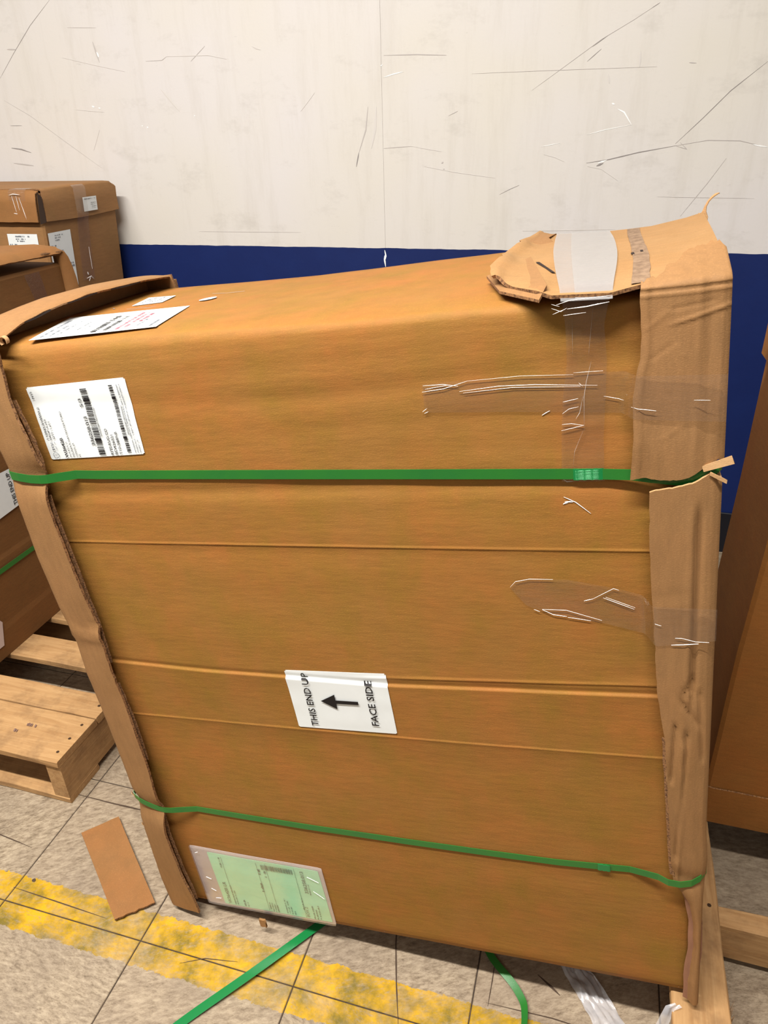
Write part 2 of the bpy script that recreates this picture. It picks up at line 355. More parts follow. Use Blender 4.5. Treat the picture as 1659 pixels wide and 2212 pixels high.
m = NT('floor_joint_dirt'); m.color(m.ramp(m.noise(m.coord(), 40, 3), [(0.3, lin((40, 30, 22))), (0.7, lin((74, 60, 46)))])); m.set(Roughness=0.9); M['grout'] = m.m
bm = bmesh.new(); box(bm, -5.2, 4.0, -3.0, WY+0.12, -0.10, -0.0016)
floor = tag(link('floor', bm, M['grout']), 'worn beige vinyl tile floor with a yellow line', kind='structure')
def tile_mesh(d):
    bm = bmesh.new(); g = 0.0011; b = 0.0011
    top = [bm.verts.new(p) for p in ((g+b, g+b, 0), (TS-g-b, g+b, 0), (TS-g-b, d-g-b, 0), (g+b, d-g-b, 0))]
    mid = [bm.verts.new(p) for p in ((g, g, -b), (TS-g, g, -b), (TS-g, d-g, -b), (g, d-g, -b))]
    low = [bm.verts.new((v.co.x, v.co.y, -0.0028)) for v in mid]
    bm.faces.new(top)
    for i in range(4):
        j = (i+1) % 4; bm.faces.new((mid[i], mid[j], top[j], top[i])); bm.faces.new((low[i], low[j], mid[j], mid[i]))
    me = bpy.data.meshes.new('floor_tile'); bm.to_mesh(me); bm.free(); me.materials.append(M['tile']); return me
tm = tile_mesh(TS); tm2 = tile_mesh(WY-(TY0+5*TS)-0.001)
for i in range(-12, 12):
    for j in range(-5, 6):
        o = bpy.data.objects.new('floor_tile', tm2 if j == 5 else tm); COL.objects.link(o); o.parent = floor
        o.location = (TX0+i*TS, TY0+j*TS, 0)
def ffn(x, y, h=0.0): return Vector((x, y, 0.0006+h))
m = NT('floor_crack_dark'); m.color(lin((70, 54, 40))); m.set(Roughness=0.9); M['crack'] = m.m
for wd, path in ((0.0012, [(-1.20, 0.79), (-1.116, 0.77), (-1.028, 0.761)]), (0.0018, [(-1.02, 0.905), (-0.93, 0.904), (-0.862, 0.905), (-0.80, 0.903)]), (0.0014, [(-0.250, 0.84), (-0.234, 0.766), (-0.215, 0.70), (-0.195, 0.638)]),
                 (0.0010, [(-0.055, 0.780), (-0.055, 0.749), (-0.056, 0.705)]), (0.0012, [(-1.0, 0.675), (-0.90, 0.672), (-0.78, 0.668)]), (0.002, [(0.02, 0.78), (0.045, 0.765), (0.06, 0.755)]), (0.0010, [(-0.06, 0.71), (0.05, 0.715), (0.13, 0.712)]),
                 (0.0008, [(-0.50, 0.66), (-0.56, 0.65), (-0.60, 0.63)]), (0.0045, [(-0.974, 0.700), (-0.966, 0.697)])):
    bm = bmesh.new(); ridge(bm, path, wd, ffn, 0.0001); link('floor_crack', bm, M['crack'], floor)

# ---------------------------------------------------------------- pallets
def board(name, parent, x0, x1, y0, y1, z0, z1, ax, seed, rough=0.0025, nails=()):
    rnd = random.Random(seed); bm = bmesh.new()
    n = 14; L = (x0, x1) if ax == 0 else (y0, y1)
    cx, cy, cz = (x0+x1)/2, (y0+y1)/2, (z0+z1)/2
    rings = []
    for i in range(n+1):
        t = i/n; p = lerp(L[0], L[1], t)
        ring = []
        A = (y0, y1) if ax == 0 else (x0, x1)
        ch = 0.0022
        for a, z in ((A[0]+ch, z0), (A[1]-ch, z0), (A[1], z0+ch), (A[1], z1-ch), (A[1]-ch, z1), (A[0]+ch, z1), (A[0], z1-ch), (A[0], z0+ch)):
            a2 = a + rough*nz(p*9, a*40, z*40+seed) ; z2 = z + 0.35*rough*nz(p*12+5, a*30, z*30+seed)
            pp = p + (rough*nz(a*60, z*60, seed+9) if i in (0, n) else 0)
            co = (pp, a2, z2) if ax == 0 else (a2, pp, z2)
            ring.append(bm.verts.new((co[0]-cx, co[1]-cy, co[2]-cz)))
        rings.append(ring)
    for i in range(n):
        for k in range(8):
            q = (rings[i][k], rings[i+1][k], rings[i+1][(k+1) % 8], rings[i][(k+1) % 8])
            bm.faces.new(q)
    bm.faces.new(rings[0]); bm.faces.new(rings[-1])
    bmesh.ops.recalc_face_normals(bm, faces=bm.faces)
    for nx, ny in nails:
        vs = [bm.verts.new((nx-cx+0.0035*math.cos(a), ny-cy+0.0035*math.sin(a), z1-cz+0.0009)) for a in [k*math.pi/4 for k in range(8)]]
        f = bm.faces.new(vs); f.material_index = 1
    o = link(name, bm, [M['wood%d' % ax], M['nail']], parent); o.location = (cx-parent.location.x, cy-parent.location.y, cz-parent.location.z)
    return o
def stringer_notched(parent, x0, x1, y0, y1, z0, z1, notches, seed):
    """stringer along Y with fork notches cut in its underside"""
    bm = bmesh.new(); out = [(y0, z0)]
    for a, b in notches:
        out += [(a, z0), (a+0.012, z0+0.030), (a+0.03, z0+0.038), (b-0.03, z0+0.038), (b-0.012, z0+0.030), (b, z0)]
    out += [(y1, z0), (y1, z1), (y0, z1)]
    cx, cy, cz = (x0+x1)/2, (y0+y1)/2, (z0+z1)/2
    A = [bm.verts.new((x0-cx, y-cy, z-cz)) for y, z in out]; B = [bm.verts.new((x1-cx+0.002*nz(y*8, z*20, seed), y-cy, z-cz)) for y, z in out]
    bm.faces.new(A); bm.faces.new(B[::-1])
    for i in range(len(out)):
        j = (i+1) % len(out); bm.faces.new((A[j], A[i], B[i], B[j]))
    bmesh.ops.recalc_face_normals(bm, faces=bm.faces)
    o = link('stringer', bm, M['wood1'], parent); o.location = (cx-parent.location.x, cy-parent.location.y, cz-parent.location.z); return o
PL = empty('wooden_pallet', (-1.55, 1.38, 0))
tag(PL, 'pale wooden pallet at left holding the tall box', 'pallet')
for k, sx in enumerate((-1.057, -1.58, -2.10)):
    stringer_notched(PL, sx, sx+0.038, 0.880, 1.880, 0.017, 0.112, ((1.055, 1.27), (1.50, 1.71)), k)
yb = [(0.876, 1.011), (1.014, 1.088), (1.161, 1.250), (1.322, 1.412), (1.49, 1.60), (1.68, 1.80), (1.80, 1.886)]
for k, (a, b) in enumerate(yb):
    nl = [(-1.037, lerp(a, b, t)) for t in ((0.2, 0.5, 0.82) if k == 0 else (0.5,))]
    board('deck_board', PL, -2.10, -1.018, a, b, 0.112, 0.130, 0, k+3, nails=nl)
for k, (a, b) in enumerate(((0.880, 0.985), (1.33, 1.43), (1.79, 1.88))):
    board('bottom_board', PL, -2.10, -1.018, a, b, 0.0, 0.017, 0, k+30)
# stamped mark on the first deck board
bm = bmesh.new(); rr = random.Random(4)
for cx, cy in ((-1.150, 0.955), (-1.172, 0.932)):
    strokes(bm, lambda a, b: Vector((cx-PL.location.x+a*0.9-b*0.3, cy-PL.location.y+b, 0.1318)), -0.012, 0.012, -0.003, 0.010, rr, dens=0.8)
m = NT('pallet_stamp_ink'); m.color(lin((120, 92, 80))); m.set(Roughness=0.8)
link('ink_stamp', bm, m.m, PL)

PR = empty('wooden_pallet', (0.83, 0.90, 0))
tag(PR, 'pale wooden pallet at lower right under the big box corner', 'pallet')
for k, sy in enumerate((0.36, 0.884, 1.41)):
    board('stringer', PR, 0.226, 1.44, sy, sy+0.036, 0.017, 0.105, 0, k+60, rough=0.003)
for k, (a, b) in enumerate(((0.220, 0.3045), (0.435, 0.53), (0.60, 0.69), (0.77, 0.86), (0.94, 1.03), (1.12, 1.21), (1.34, 1.44))):
    board('deck_board', PR, a, b, 0.36, 1.448, 0.105, 0.1225, 1, k+70, nails=((0.290, 0.902), (0.235, 0.905)) if k == 0 else ())
for k, (a, b) in enumerate(((0.24, 0.33), (1.33, 1.42))):
    board('bottom_board', PR, a, b, 0.36, 1.446, 0.0, 0.017, 1, k+90)
bm = bmesh.new()
for k in range(9):
    a = random.uniform(0, 1); y = 0.715+a*0.03; l = random.uniform(0.006, 0.018)
    vs = [bm.verts.new(p) for p in ((0.3045-0.83, y-0.9, 0.117), (0.3045-0.83, y+0.003-0.9, 0.112), (0.3045+l*0.5-0.83, y+l-0.9, 0.119))]; bm.faces.new(vs)
link('splinter', bm, M['wood1'], PR)

# ---------------------------------------------------------------- the big leaning box
W_, H_, D_ = 0.92322352, 1.0647454, 0.4341
th = Vector((-0.03438655, -0.13435347, -0.00638047)); RM = Matrix.Rotation(th.length, 4, th.normalized())
BX = empty('cardboard_box'); BX.matrix_world = Matrix.Translation((-0.65794205, 0.72570856, 0.02)) @ RM
tag(BX, 'large battered strapped cardboard box leaning with torn end caps', 'box')
ZF = [(0, 1.062), (.18, 1.058), (.355, 1.055), (.5, 1.050), (.666, 1.050), (.8, 1.046), (.93, 1.046)]
ZB = [(0, 1.073), (.34, 1.062), (.69, 1.063), (.93, 1.063)]
def ztop(x, y):
    f = interp(x, ZF); b = interp(x, ZB); return f+(b-f)*max(0.0, min(1.0, y/.43))**.6
R1 = [(0.04, .554), (.223, .549), (.334, .550), (.51, .547), (.859, .557)]
R2 = [(0.45, .557), (.512, .560), (.736, .568), (.857, .573)]
R3 = [(.055, .449), (.507, .454), (.871, .459)]
R4 = [(.063, .769), (.848, .761)]
def front(x, z):
    """y of the body's front face (smaller = prouder)"""
    y = 0.010
    y -= 0.004*math.sin(math.pi*min(1, max(0, x/0.92)))*math.sin(math.pi*min(1, max(0, z/1.05)))
    d = z - interp(x, R1)
    y -= 0.0022*(sstep(0.0018, -0.0012, d))*math.exp(-max(0, -d)/0.045)
    y += 0.0010*sstep(0.010, 0.002, d)*sstep(-0.002, 0.002, d)
    if x > 0.45:
        d = z - interp(x, R2); y -= 0.0012*sstep(0.44, 0.55, x)*math.exp(-(d/0.0022)**2)
    d = z - interp(x, R3)
    y -= 0.0013*sstep(0.0016, -0.0006, d)*math.exp(-max(0, -d)/0.004); y += 0.0018*sstep(0.0, -0.05, d)*math.exp(-max(0, -d)/0.09)
    d = z - interp(x, R4); y -= 0.0010*math.exp(-(d/0.0016)**2); y += 0.0006*math.exp(-((d+0.012)/0.01)**2)
    d = z - 0.846; y += 0.0022*math.exp(-(d/0.010)**2)
    d = z - 0.985+0.02*math.sin(x*4); y += 0.0009*math.exp(-(d/0.012)**2)
    d = z - 1.030; y += 0.0015*math.exp(-(d/0.006)**2)*(0.5+0.5*nz(x, 0, 3, 9))
    d = z - 0.215; y += 0.0010*math.exp(-(d/0.012)**2)
    up = sstep(0.84, 0.93, z); y += up*(0.00035*math.sin(z*170+5*nz(x*4, z*3, 7))*(0.4+nz(x*3, z*4, 11))+0.0009*nz(x*5, z*55, 3.0)*sstep(0.3, 0.8, x+0.3*nz(x, z*9, 1)))
    y += 0.0012*nz(x*3, z*6, 2.0) + 0.0005*nz(x*9, z*30, 5.0)
    return y
def body_front_z():
    zs = [i*0.0125 for i in range(0, 67)]+[0.83+i*0.005 for i in range(0, 42)]
    zs = [z for z in zs if 0.001 < z < 1.034]
    for c in (.55, .562, .455, .765):
        zs += [c+k*0.0012 for k in range(-9, 10)]
    zs = sorted(set(round(z, 4) for z in zs)); out = [zs[0]]
    for z in zs[1:]:
        if z-out[-1] > 0.0009: out.append(z)
    return out
ZS = body_front_z()
x0, x1 = 0.004, 0.914
cols = [x0+(x1-x0)*i/70 for i in range(71)]
bm = bmesh.new(); rows = []
rb = 0.010
def ins(x):   # rounding of the vertical edges
    a = 0.0
    for d in (x-x0, x1-x):
        if d < 0.008: a += 0.006*(1-d/0.008)**2
    return a
BZ0 = -0.002
rows.append([Vector((x, 0.40, BZ0+0.004)) for x in cols]); rows.append([Vector((x, 0.10, BZ0+0.002)) for x in cols])
rows.append([Vector((x, front(x, 0)+0.010+ins(x), BZ0)) for x in cols]); rows.append([Vector((x, front(x, 0)+0.003+ins(x), BZ0+0.002)) for x in cols])
for z in ZS: rows.append([Vector((x, front(x, z)+ins(x), z)) for x in cols])
for k in range(1, 7):
    a = k/6*math.pi/2
    rows.append([Vector((x, front(x, 1.035)+ins(x)+rb*(1-math.cos(a))*1.3, lerp(1.034, ztop(x, 0.0)-0.0015, math.sin(a)))) for x in cols])
for k in range(1, 18):
    y = 0.026+k/17*0.392
    rows.append([Vector((x, y, ztop(x, y)+0.0012*nz(x*7, y*7, 1))) for x in cols])
rows.append([Vector((x, 0.426, ztop(x, .43)-0.006)) for x in cols]); rows.append([Vector((x, 0.428, 0.5)) for x in cols]); rows.append([Vector((x, 0.426, 0.01)) for x in cols])
V = [[bm.verts.new(p) for p in r] for r in rows]
nr = len(V)
for i in range(nr):
    i2 = (i+1) % nr
    for j in range(len(cols)-1):
        f = bm.faces.new((V[i][j], V[i][j+1], V[i2][j+1], V[i2][j])); f.smooth = True
bm.faces.new([r[0] for r in V]); bm.faces.new([r[-1] for r in V][::-1])
bmesh.ops.recalc_face_normals(bm, faces=bm.faces)
body = link('box_body', bm, M['box'], BX)

# left end cap: side sheet + front strip + back strip, one wrapped sheet
INL = [(-.015, .058), (.044, .056), (.103, .049), (.196, .047), (.245, .053), (.262, .052), (.28, .054), (.349, .057), (.438, .058), (.523, .053), (.585, .055), (.635, .057), (.679, .054), (.75, .052), (.819, .049), (.845, .050), (.876, .054), (.9, .058), (.918, .057), (.942, .055), (.992, .048), (1.036, .052), (1.054, .055), (1.08, .056)]
OUL = [(-.006, -.006), (.061, -.008), (.222, -.001), (.262, .004), (.276, .012), (.285, .003), (.334, .002), (.434, -.001), (.536, -.006), (.612, -.001), (.64, -.007), (.664, -.010), (.75, -.013), (.845, -.010), (.904, -.005), (.93, -.008), (1.06, -.008), (1.08, -.006)]
bm = bmesh.new(); pts = []
nzr = 110
for i in range(nzr+1):
    t = i/nzr; z = lerp(-0.003, 1.074, t)
    xi = interp(z, INL)+0.0012*nz(z*70, 3); xo = interp(z, OUL)+0.0006*nz(z*50, 9)
    kink = math.exp(-((z-0.615)/0.010)**2)
    cin = math.exp(-((z-0.252)/0.02)**2)+math.exp(-((z-0.880)/0.02)**2)
    yf = -0.0045 - 0.0022*math.sin(z*9) - 0.004*kink + 0.004*cin
    row = []
    for k in range(11):                       # front strip from the torn edge outwards
        s = k/10; x = lerp(xi, xo+0.004, s)
        y = yf + 0.0012*nz(x*30, z*14, 4) - 0.003*math.sin(math.pi*s)*(0.4+0.6*nz(z*5, 1, 8)) + 0.0022*math.exp(-((z-0.612-0.022*(1-s)*1.0)/0.004)**2)
        y += 0.0025*(1-s)**3*nz(z*13, 7) - 0.007*(1-s)**1.5*(1-cin if cin < 1 else 0)
        row.append(Vector((x, y, z)))
    row.append(Vector((xo+0.001, yf+0.0015, z))); row.append(Vector((xo, yf+0.006, z)))
    for k in range(1, 9): row.append(Vector((xo+0.001*nz(z*8, k, 2), lerp(yf+0.006, 0.430, k/8), z+0.017*sstep(0.9, 1.07, z)*min(1, k/3))))
    row.append(Vector((xo+0.004, 0.4375, z+0.017*sstep(0.9, 1.07, z)))); row.append(Vector((0.05, 0.4375, z+0.01*sstep(0.9, 1.07, z))))
    pts.append(row)
grid(bm, pts, 0.0042, mi=0, me=1, flip=True)
bmesh.ops.recalc_face_normals(bm, faces=bm.faces)
capL = link('end_cap', bm, [M['cap'], M['edge']], BX); tag(capL, 'left end cap with a lifted top lip')
# lifted top lip of the left cap
HING = [(0.0, 1.077), (.068, 1.090), (.116, 1.095), (.167, 1.099), (.279, 1.101), (.341, 1.099), (.408, 1.096), (.4375, 1.091)]
FREE = [(0.0, 1.070), (.047, 1.0835), (.091, 1.089), (.135, 1.093), (.197, 1.0965), (.325, 1.096), (.40, 1.092), (.4375, 1.088)]
bm = bmesh.new(); pts = []
for i in range(50):
    y = -0.002+i/49*0.438
    a = Vector((-0.009, y, interp(y, HING))); b = Vector((0.052+0.0025*nz(y*25, 2)-0.012*sstep(0.40, 0.438, y), y, interp(y, FREE)+0.0012*nz(y*30, 6)))
    row = [Vector((-0.0095, y, a.z-0.012)), Vector((-0.0095, y, a.z-0.003))]
    for k in range(7):
        s = k/6; p = a.lerp(b, s); p.z += 0.0012*math.sin(math.pi*s)
        row.append(p)
    row.append(Vector((b.x+0.0015, y, b.z-0.0015)))
    pts.append(row)
grid(bm, pts, 0.0035, mi=0, me=1)
bmesh.ops.recalc_face_normals(bm, faces=bm.faces)
lip = link('top_lip', bm, [M['cap'], M['edge']], capL); tag(lip, 'raised bent top lip')
# corner wall at the back end of the lip
bm = bmesh.new(); pts = []
for i in range(8):
    z = lerp(1.055, 1.094, i/7)
    pts.append([Vector((lerp(-0.008, 0.050+0.006*(1-i/7), j/5), 0.4345-0.0008*j, z)) for j in range(6)])
grid(bm, pts, 0.004, me=1); bmesh.ops.recalc_face_normals(bm, faces=bm.faces)
link('corner_tuck', bm, [M['cap'], M['edge']], capL)
# dark strips painting the shaded corrugation gaps along the lip's free edge and the small paper curl
bm = bmesh.new()
for q, (yy_, dz, ln) in enumerate(((0.075, .0045, .055), (0.175, .0035, .07), (0.285, .004, .08))):
    pts = []
    for i in range(9):
        y = yy_+ln*(i/8-0.5); zf = interp(y, FREE)
        e = math.sin(math.pi*i/8); pts.append([Vector((0.0545, y, zf-0.0005)), Vector((0.0556, y, zf-0.0008-0.0004*e)), Vector((0.0548, y, zf-0.0009-0.0013*e))])
    grid(bm, pts, 0.0008, mi=0)
    bmesh.ops.recalc_face_normals(bm, faces=bm.faces); link('torn_flute', bm, M['slit_shade'], capL); bm = bmesh.new()
bm.free()
bm = bmesh.new(); pts = []
for i in range(14):
    a = -0.6+i/13*4.6; r = 0.0062
    c = Vector((0.062+r*math.cos(a), -0.004, 1.069+r*math.sin(a)))
    pts.append([c+Vector((0, 0.003, 0)), c-Vector((0, 0.003, 0.001))])
grid(bm, pts, 0.0007); link('paper_curl', bm, M['liner'], capL)
# layered torn edge under the strip's inner edge
bm = bmesh.new()
for za, zb in ((0.86, 0.99), (0.56, 0.85), (0.36, 0.52), (0.02, 0.26)):
    pts = []
    n = 26
    for i in range(n+1):
        z = lerp(za, zb, i/n); s = max(0.0, math.sin(math.pi*i/n))**0.5
        xi = interp(z, INL); pts.append([Vector((xi-0.008, -0.0040, z)), Vector((xi-0.0030+0.0012*s+0.0014*nz(z*80, 5), -0.0030, z))])
    grid(bm, pts, 0.001, mi=0, flip=True)
    bmesh.ops.recalc_face_normals(bm, faces=bm.faces); link('torn_edge_layer', bm, M['edge'], capL); bm = bmesh.new()
bm.free()
# torn bits by the lower strap
bm = bmesh.new()
for bx_, bz_, l in ((0.0, 0.278, 0.014), (-0.004, 0.205, 0.01), (0.0, 0.19, 0.008)):
    pts = []
    for i in range(5):
        t = i/4; pts.append([Vector((bx_-l*0.5*t, -0.004-0.004*math.sin(3*t), bz_+0.006*t-0.003)), Vector((bx_+0.006-l*0.3*t, -0.005-0.003*t, bz_-0.010))])
    grid(bm, pts, 0.0012)
    bmesh.ops.recalc_face_normals(bm, faces=bm.faces); link('torn_bit', bm, M['liner'], capL); bm = bmesh.new()
bm.free()

# right end cap, upper part
INR = [(.850, .829), (.898, .833), (.948, .833), (.975, .837), (.986, .840), (1.009, .841), (1.05, .840), (1.09, .842)]
TEAR_T = [(.829, .855), (.843, .858), (.858, .855), (.874, .8545), (.887, .857), (.896, .863), (.906, .870), (.915, .876), (.922, .874)]
RAG = [(.841, 1.058), (.85, 1.060), (.86, 1.062), (.866, 1.072), (.872, 1.071), (.88, 1.080), (.888, 1.083), (.9, 1.085), (.908, 1.088), (.918, 1.086), (.922, 1.078)]
bm = bmesh.new(); pts = []
N = 110
for i in range(N+1):
    t = i/N; row = []
    for k in range(31):
        s = k/30; zb = interp(lerp(.829, .921, s), TEAR_T)+0.0012*nz(s*40, 1); zt = 1.054
        z = lerp(zb, zt, min(1, t/0.9)) if t <= 0.9 else zt + (t-0.9)/0.1*(interp(lerp(.84, .921, s), RAG)-zt+0.0045*nz(s*38, 4)+0.002*nz(s*110, 9))
        xi = interp(z, INR)+0.0010*nz(z*60, 8); x = lerp(xi, 0.9212, s)
        y = -0.0050-0.004*math.sin(math.pi*s)-0.0012*nz(x*25, z*12, 3)
        y -= 0.0016*math.exp(-((x-0.893-0.01*(z-0.95))/0.0022)**2)*(0.6+0.5*nz(z*14, 2)) ; y += 0.0010*math.exp(-((x-0.903)/0.003)**2)
        y -= 0.0012*math.exp(-((z-1.018-0.25*(x-0.87))/0.0016)**2)*sstep(0.86, 0.88, x) ; y += 0.0012*math.exp(-((z-1.050)/0.0020)**2)-0.0008*math.exp(-((z-1.0465)/0.0016)**2)
        for (px, pz, qx, qz, am) in ((.846, 1.015, .868, 1.032, -.0012), (.868, 1.032, .905, 1.036, .0014), (.85, .985, .872, 1.0, .0012), (.872, 1.0, .88, .985, -.001), (.905, .95, .912, .905, .0014), (.86, .90, .88, .915, -.0009), (.912, 1.02, .916, .93, -.0012)):
            L2 = (qx-px)**2+(qz-pz)**2; u = max(0, min(1, ((x-px)*(qx-px)+(z-pz)*(qz-pz))/L2)); y += 0.4*am*math.exp(-(math.hypot(x-px-u*(qx-px), z-pz-u*(qz-pz))/0.0018)**2)
        if s < 0.12: y -= 0.0015*math.exp(-((s-0.07)/0.03)**2)
        y -= 0.006*(1-s)**2*sstep(0.83, 0.90, z)
        if z > zt:
            fb = z-zt; y += fb*2.2; z = zt+0.003*min(1, fb/0.003)+fb*0.72
        if s > 0.95: y += 0.002
        row.append(Vector((x, y, z)))
    y0_ = row[-1].y; z0_ = row[-1].z
    for k in range(1, 7):
        zc = min(z0_, 1.066) if z0_ > 1.0 else z0_
        row.append(Vector((0.9225, y0_+0.003+k*0.0712, lerp(z0_, zc, 1))))
    pts.append(row)
grid(bm, pts, 0.0035, mi=0, me=1, flip=True); bmesh.ops.recalc_face_normals(bm, faces=bm.faces)
capR = link('end_cap', bm, [M['cap'], M['liner']], BX); tag(capR, 'right end cap torn across at the upper strap')
# lower part
INR2 = [(-.01, .905), (.05, .905), (.113, .910), (.17, .909), (.213, .903), (.235, .892), (.25, .882), (.276, .879), (.337, .876), (.419, .872), (.503, .868), (.54, .863), (.581, .858), (.681, .854), (.724, .851), (.789, .849), (.845, .849)]
TEAR_L = [(.849, .842), (.857, .845), (.876, .847), (.894, .852), (.905, .858), (.911, .862), (.916, .859), (.922, .853)]
bm = bmesh.new(); pts = []
N = 120
for i in range(N+1):
    t = i/N; row = []
    for k in range(23):
        s = k/22; zt = interp(lerp(.849, .922, s), TEAR_L)+0.0012*nz(s*40, 7); z = lerp(-0.002, zt, t)
        xi = interp(z, INR2)+0.0012*nz(z*60, 11); xo = 0.920+0.003*math.exp(-((z-0.30)/0.04)**2); x = lerp(xi, xo, s)
        y = -0.0060-0.004*math.sin(math.pi*s)-0.0014*nz(x*25, z*9, 6)
        if z > 0.54:   # long vertical groove
            g = sstep(0.54, 0.60, z)*sstep(0.835, 0.80, z); y += 0.0065*g*math.exp(-((x-0.8985-0.006*(z-0.7))/0.0028)**2); y -= 0.0015*g*math.exp(-((x-0.892)/0.003)**2)
        for (px, pz, qx, qz, a) in ((.898, .60, .888, .577, .004), (.885, .57, .905, .53, .004), (.905, .58, .912, .48, .003), (.880, .53, .876, .44, .004), (.893, .52, .884, .30, .0035), (.889, .50, .886, .25, -.003)):
            L2 = (qx-px)**2+(qz-pz)**2; u = max(0, min(1, ((x-px)*(qx-px)+(z-pz)*(qz-pz))/L2)); dd = math.hypot(x-px-u*(qx-px), z-pz-u*(qz-pz)); y += a*math.exp(-(dd/0.0022)**2)
        y += 0.0045*math.exp(-((z-0.262)/0.015)**2)*(1-s*0.4)
        y -= 0.006*(1-s)**2*sstep(0.28, 0.40, z)
        if z < 0.235: y += 0.010*sstep(0.235, 0.12, z)*(1-s)**2*0.6
        y += 0.0016*math.exp(-((z-0.715-0.15*(x-0.87))/0.003)**2)*sstep(0.90, 0.88, x)
        if s > 0.95: y += 0.002
        row.append(Vector((x, y, z)))
    y0_ = row[-1].y
    for k in range(1, 7): row.append(Vector((row[-1].x, y0_+0.003+k*0.0712, row[-1].z)))
    pts.append(row)
grid(bm, pts, 0.0034, mi=0, me=1, flip=True); bmesh.ops.recalc_face_normals(bm, faces=bm.faces)
capR2 = link('torn_end_cap', bm, [M['cap'], M['liner']], BX); tag(capR2, 'lower creased half of the torn right end cap')
# pink inner layer curling at the lower corner, dark folded layers
bm = bmesh.new()
for off, col in ((0.0, 0), (0.004, 0), (0.008, 0)):
    pts = []
    for i in range(30):
        z = lerp(-0.002+off*0.4, 0.246, i/29); xi = interp(z, INR2)
        pts.append([Vector((xi-0.006*sstep(.25, .2, z)+off*0.5+0.0015*nz(z*20, off*90), 0.003+off*0.55, z)), Vector((xi+0.004+off*0.5, -0.001+off*0.3, z)), Vector((xi+0.012, -0.004+off, z))])
    grid(bm, pts, 0.0011, mi=0, me=1)
bmesh.ops.recalc_face_normals(bm, faces=bm.faces); link('inner_liner', bm, [M['pink'], M['edge']], capR2)
bm = bmesh.new(); pts = []
for i in range(40):
    z = lerp(0.26, 0.50, i/39); xi = interp(z, INR2)
    pts.append([Vector((xi-0.0028-0.0012*nz(z*40, 1), 0.0015, z)), Vector((xi+0.003, -0.002, z))])
grid(bm, pts, 0.0014, mi=0); bmesh.ops.recalc_face_normals(bm, faces=bm.faces); link('torn_edge_layer', bm, M['edge'], capR2)
# torn tufts at the cap corner by the strap and the ragged nub/curl at the back top corner
bm = bmesh.new(); pts = []
for i in range(10):
    t = i/9; pts.append([Vector((lerp(.900, .927, t), -0.006-0.004*t, lerp(.869, .881, t)+0.002*nz(t*9, 1))), Vector((lerp(.902, .930, t), -0.007-0.005*t, lerp(.863, .873, t)+0.003*nz(t*9, 5)))])
grid(bm, pts, 0.002)
pts = []
for i in range(7):
    t = i/6; pts.append([Vector((lerp(.908, .924, t), -0.009, lerp(.8625, .853, t)+0.001)), Vector((lerp(.907, .9235, t), -0.009, lerp(.860, .850, t)))])
grid(bm, pts, 0.0015); bmesh.ops.recalc_face_normals(bm, faces=bm.faces); link('torn_tuft', bm, M['liner'], capR)
bm = bmesh.new(); pts = []
PC = [(.930, 1.066, .009), (.932, 1.076, .008), (.933, 1.083, .003), (.9345, 1.089, .0014), (.938, 1.0955, .0012), (.9425, 1.100, .0016), (.948, 1.1035, .0022), (.951, 1.104, .0010)]
for x, z, wd in PC: pts.append([Vector((x-wd*0.7, .430, z+wd*0.15)), Vector((x+wd*0.7, .426, z-wd*0.1))])
grid(bm, pts, 0.0011)
pts = []
for i in range(5):
    t = i/4; pts.append([Vector((.922+0.001*i, .425, 1.072+0.010*t)), Vector((.938-0.002*i, .420, 1.064+0.012*t))])
grid(bm, pts, 0.002); bmesh.ops.recalc_face_normals(bm, faces=bm.faces); link('torn_paper_strand', bm, M['liner'], capR)

# torn flap of the cap's top lip lying over the box top
FX = [(0.0, .690, .060, 1.0665), (.12, .716, .022, 1.0600), (.22, .742, -.001, 1.0570), (.28, .756, -.007, 1.0520), (.52, .813, -.009, 1.0490), (.64, .841, -.003, 1.0530), (.8, .880, .013, 1.0530), (1.0, .920, .016, 1.0550)]
BXk = [(0.0, .688, 1.078), (.18, .729, 1.074), (.46, .80, 1.0690), (.7, .858, 1.0680), (.9, .91, 1.074), (1.0, .932, 1.0785)]
bm = bmesh.new(); pts = []
for i in range(61):
    s = i/60
    f = Vector((interp(s, [(a, b) for a, b, c, d in FX]), interp(s, [(a, c) for a, b, c, d in FX]), interp(s, [(a, d) for a, b, c, d in FX])))
    b = Vector((interp(s, [(a, c) for a, c, d in BXk]), 0.430, interp(s, [(a, d) for a, c, d in BXk])))
    row = []
    for k in range(25):
        t = k/24; p = f.lerp(b, t)
        lo = ztop(p.x, p.y)+0.0055
        zc = f.z + (b.z-f.z)*t**0.6
        p.z = max(zc, lo) if t > 0.06 else max(zc, f.z)
        p.z += 0.0016*math.exp(-((s-0.02)/0.03)**2)*3 + 0.0012*nz(p.x*16, p.y*8, 2)*math.sin(math.pi*t)
        if s < 0.12: p.x += (1-s/0.12)*interp(t, [(0, 0), (.12, -.010), (.30, -.004), (.42, -.012), (.62, .004), (.72, -.002), (.86, .010), (1, .014)]) + 0.002*nz(t*30, 1); p.z += 0.004*(1-s/0.12)*interp(t, [(0, 0), (.25, 1), (.45, -.3), (.6, .9), (.8, .1), (1, 0)])
        row.append(p)
    pts.append(row)
grid(bm, pts, 0.0038, mi=0, me=1, flip=True); bmesh.ops.recalc_face_normals(bm, faces=bm.faces)
flap = link('torn_top_flap', bm, [M['ply'], M['edge']], BX); tag(flap, 'torn top flap taped down over the right end')
from mathutils.bvhtree import BVHTree
_me = flap.data; FT = BVHTree.FromPolygons([v.co.copy() for v in _me.vertices], [tuple(p.vertices) for p in _me.polygons])
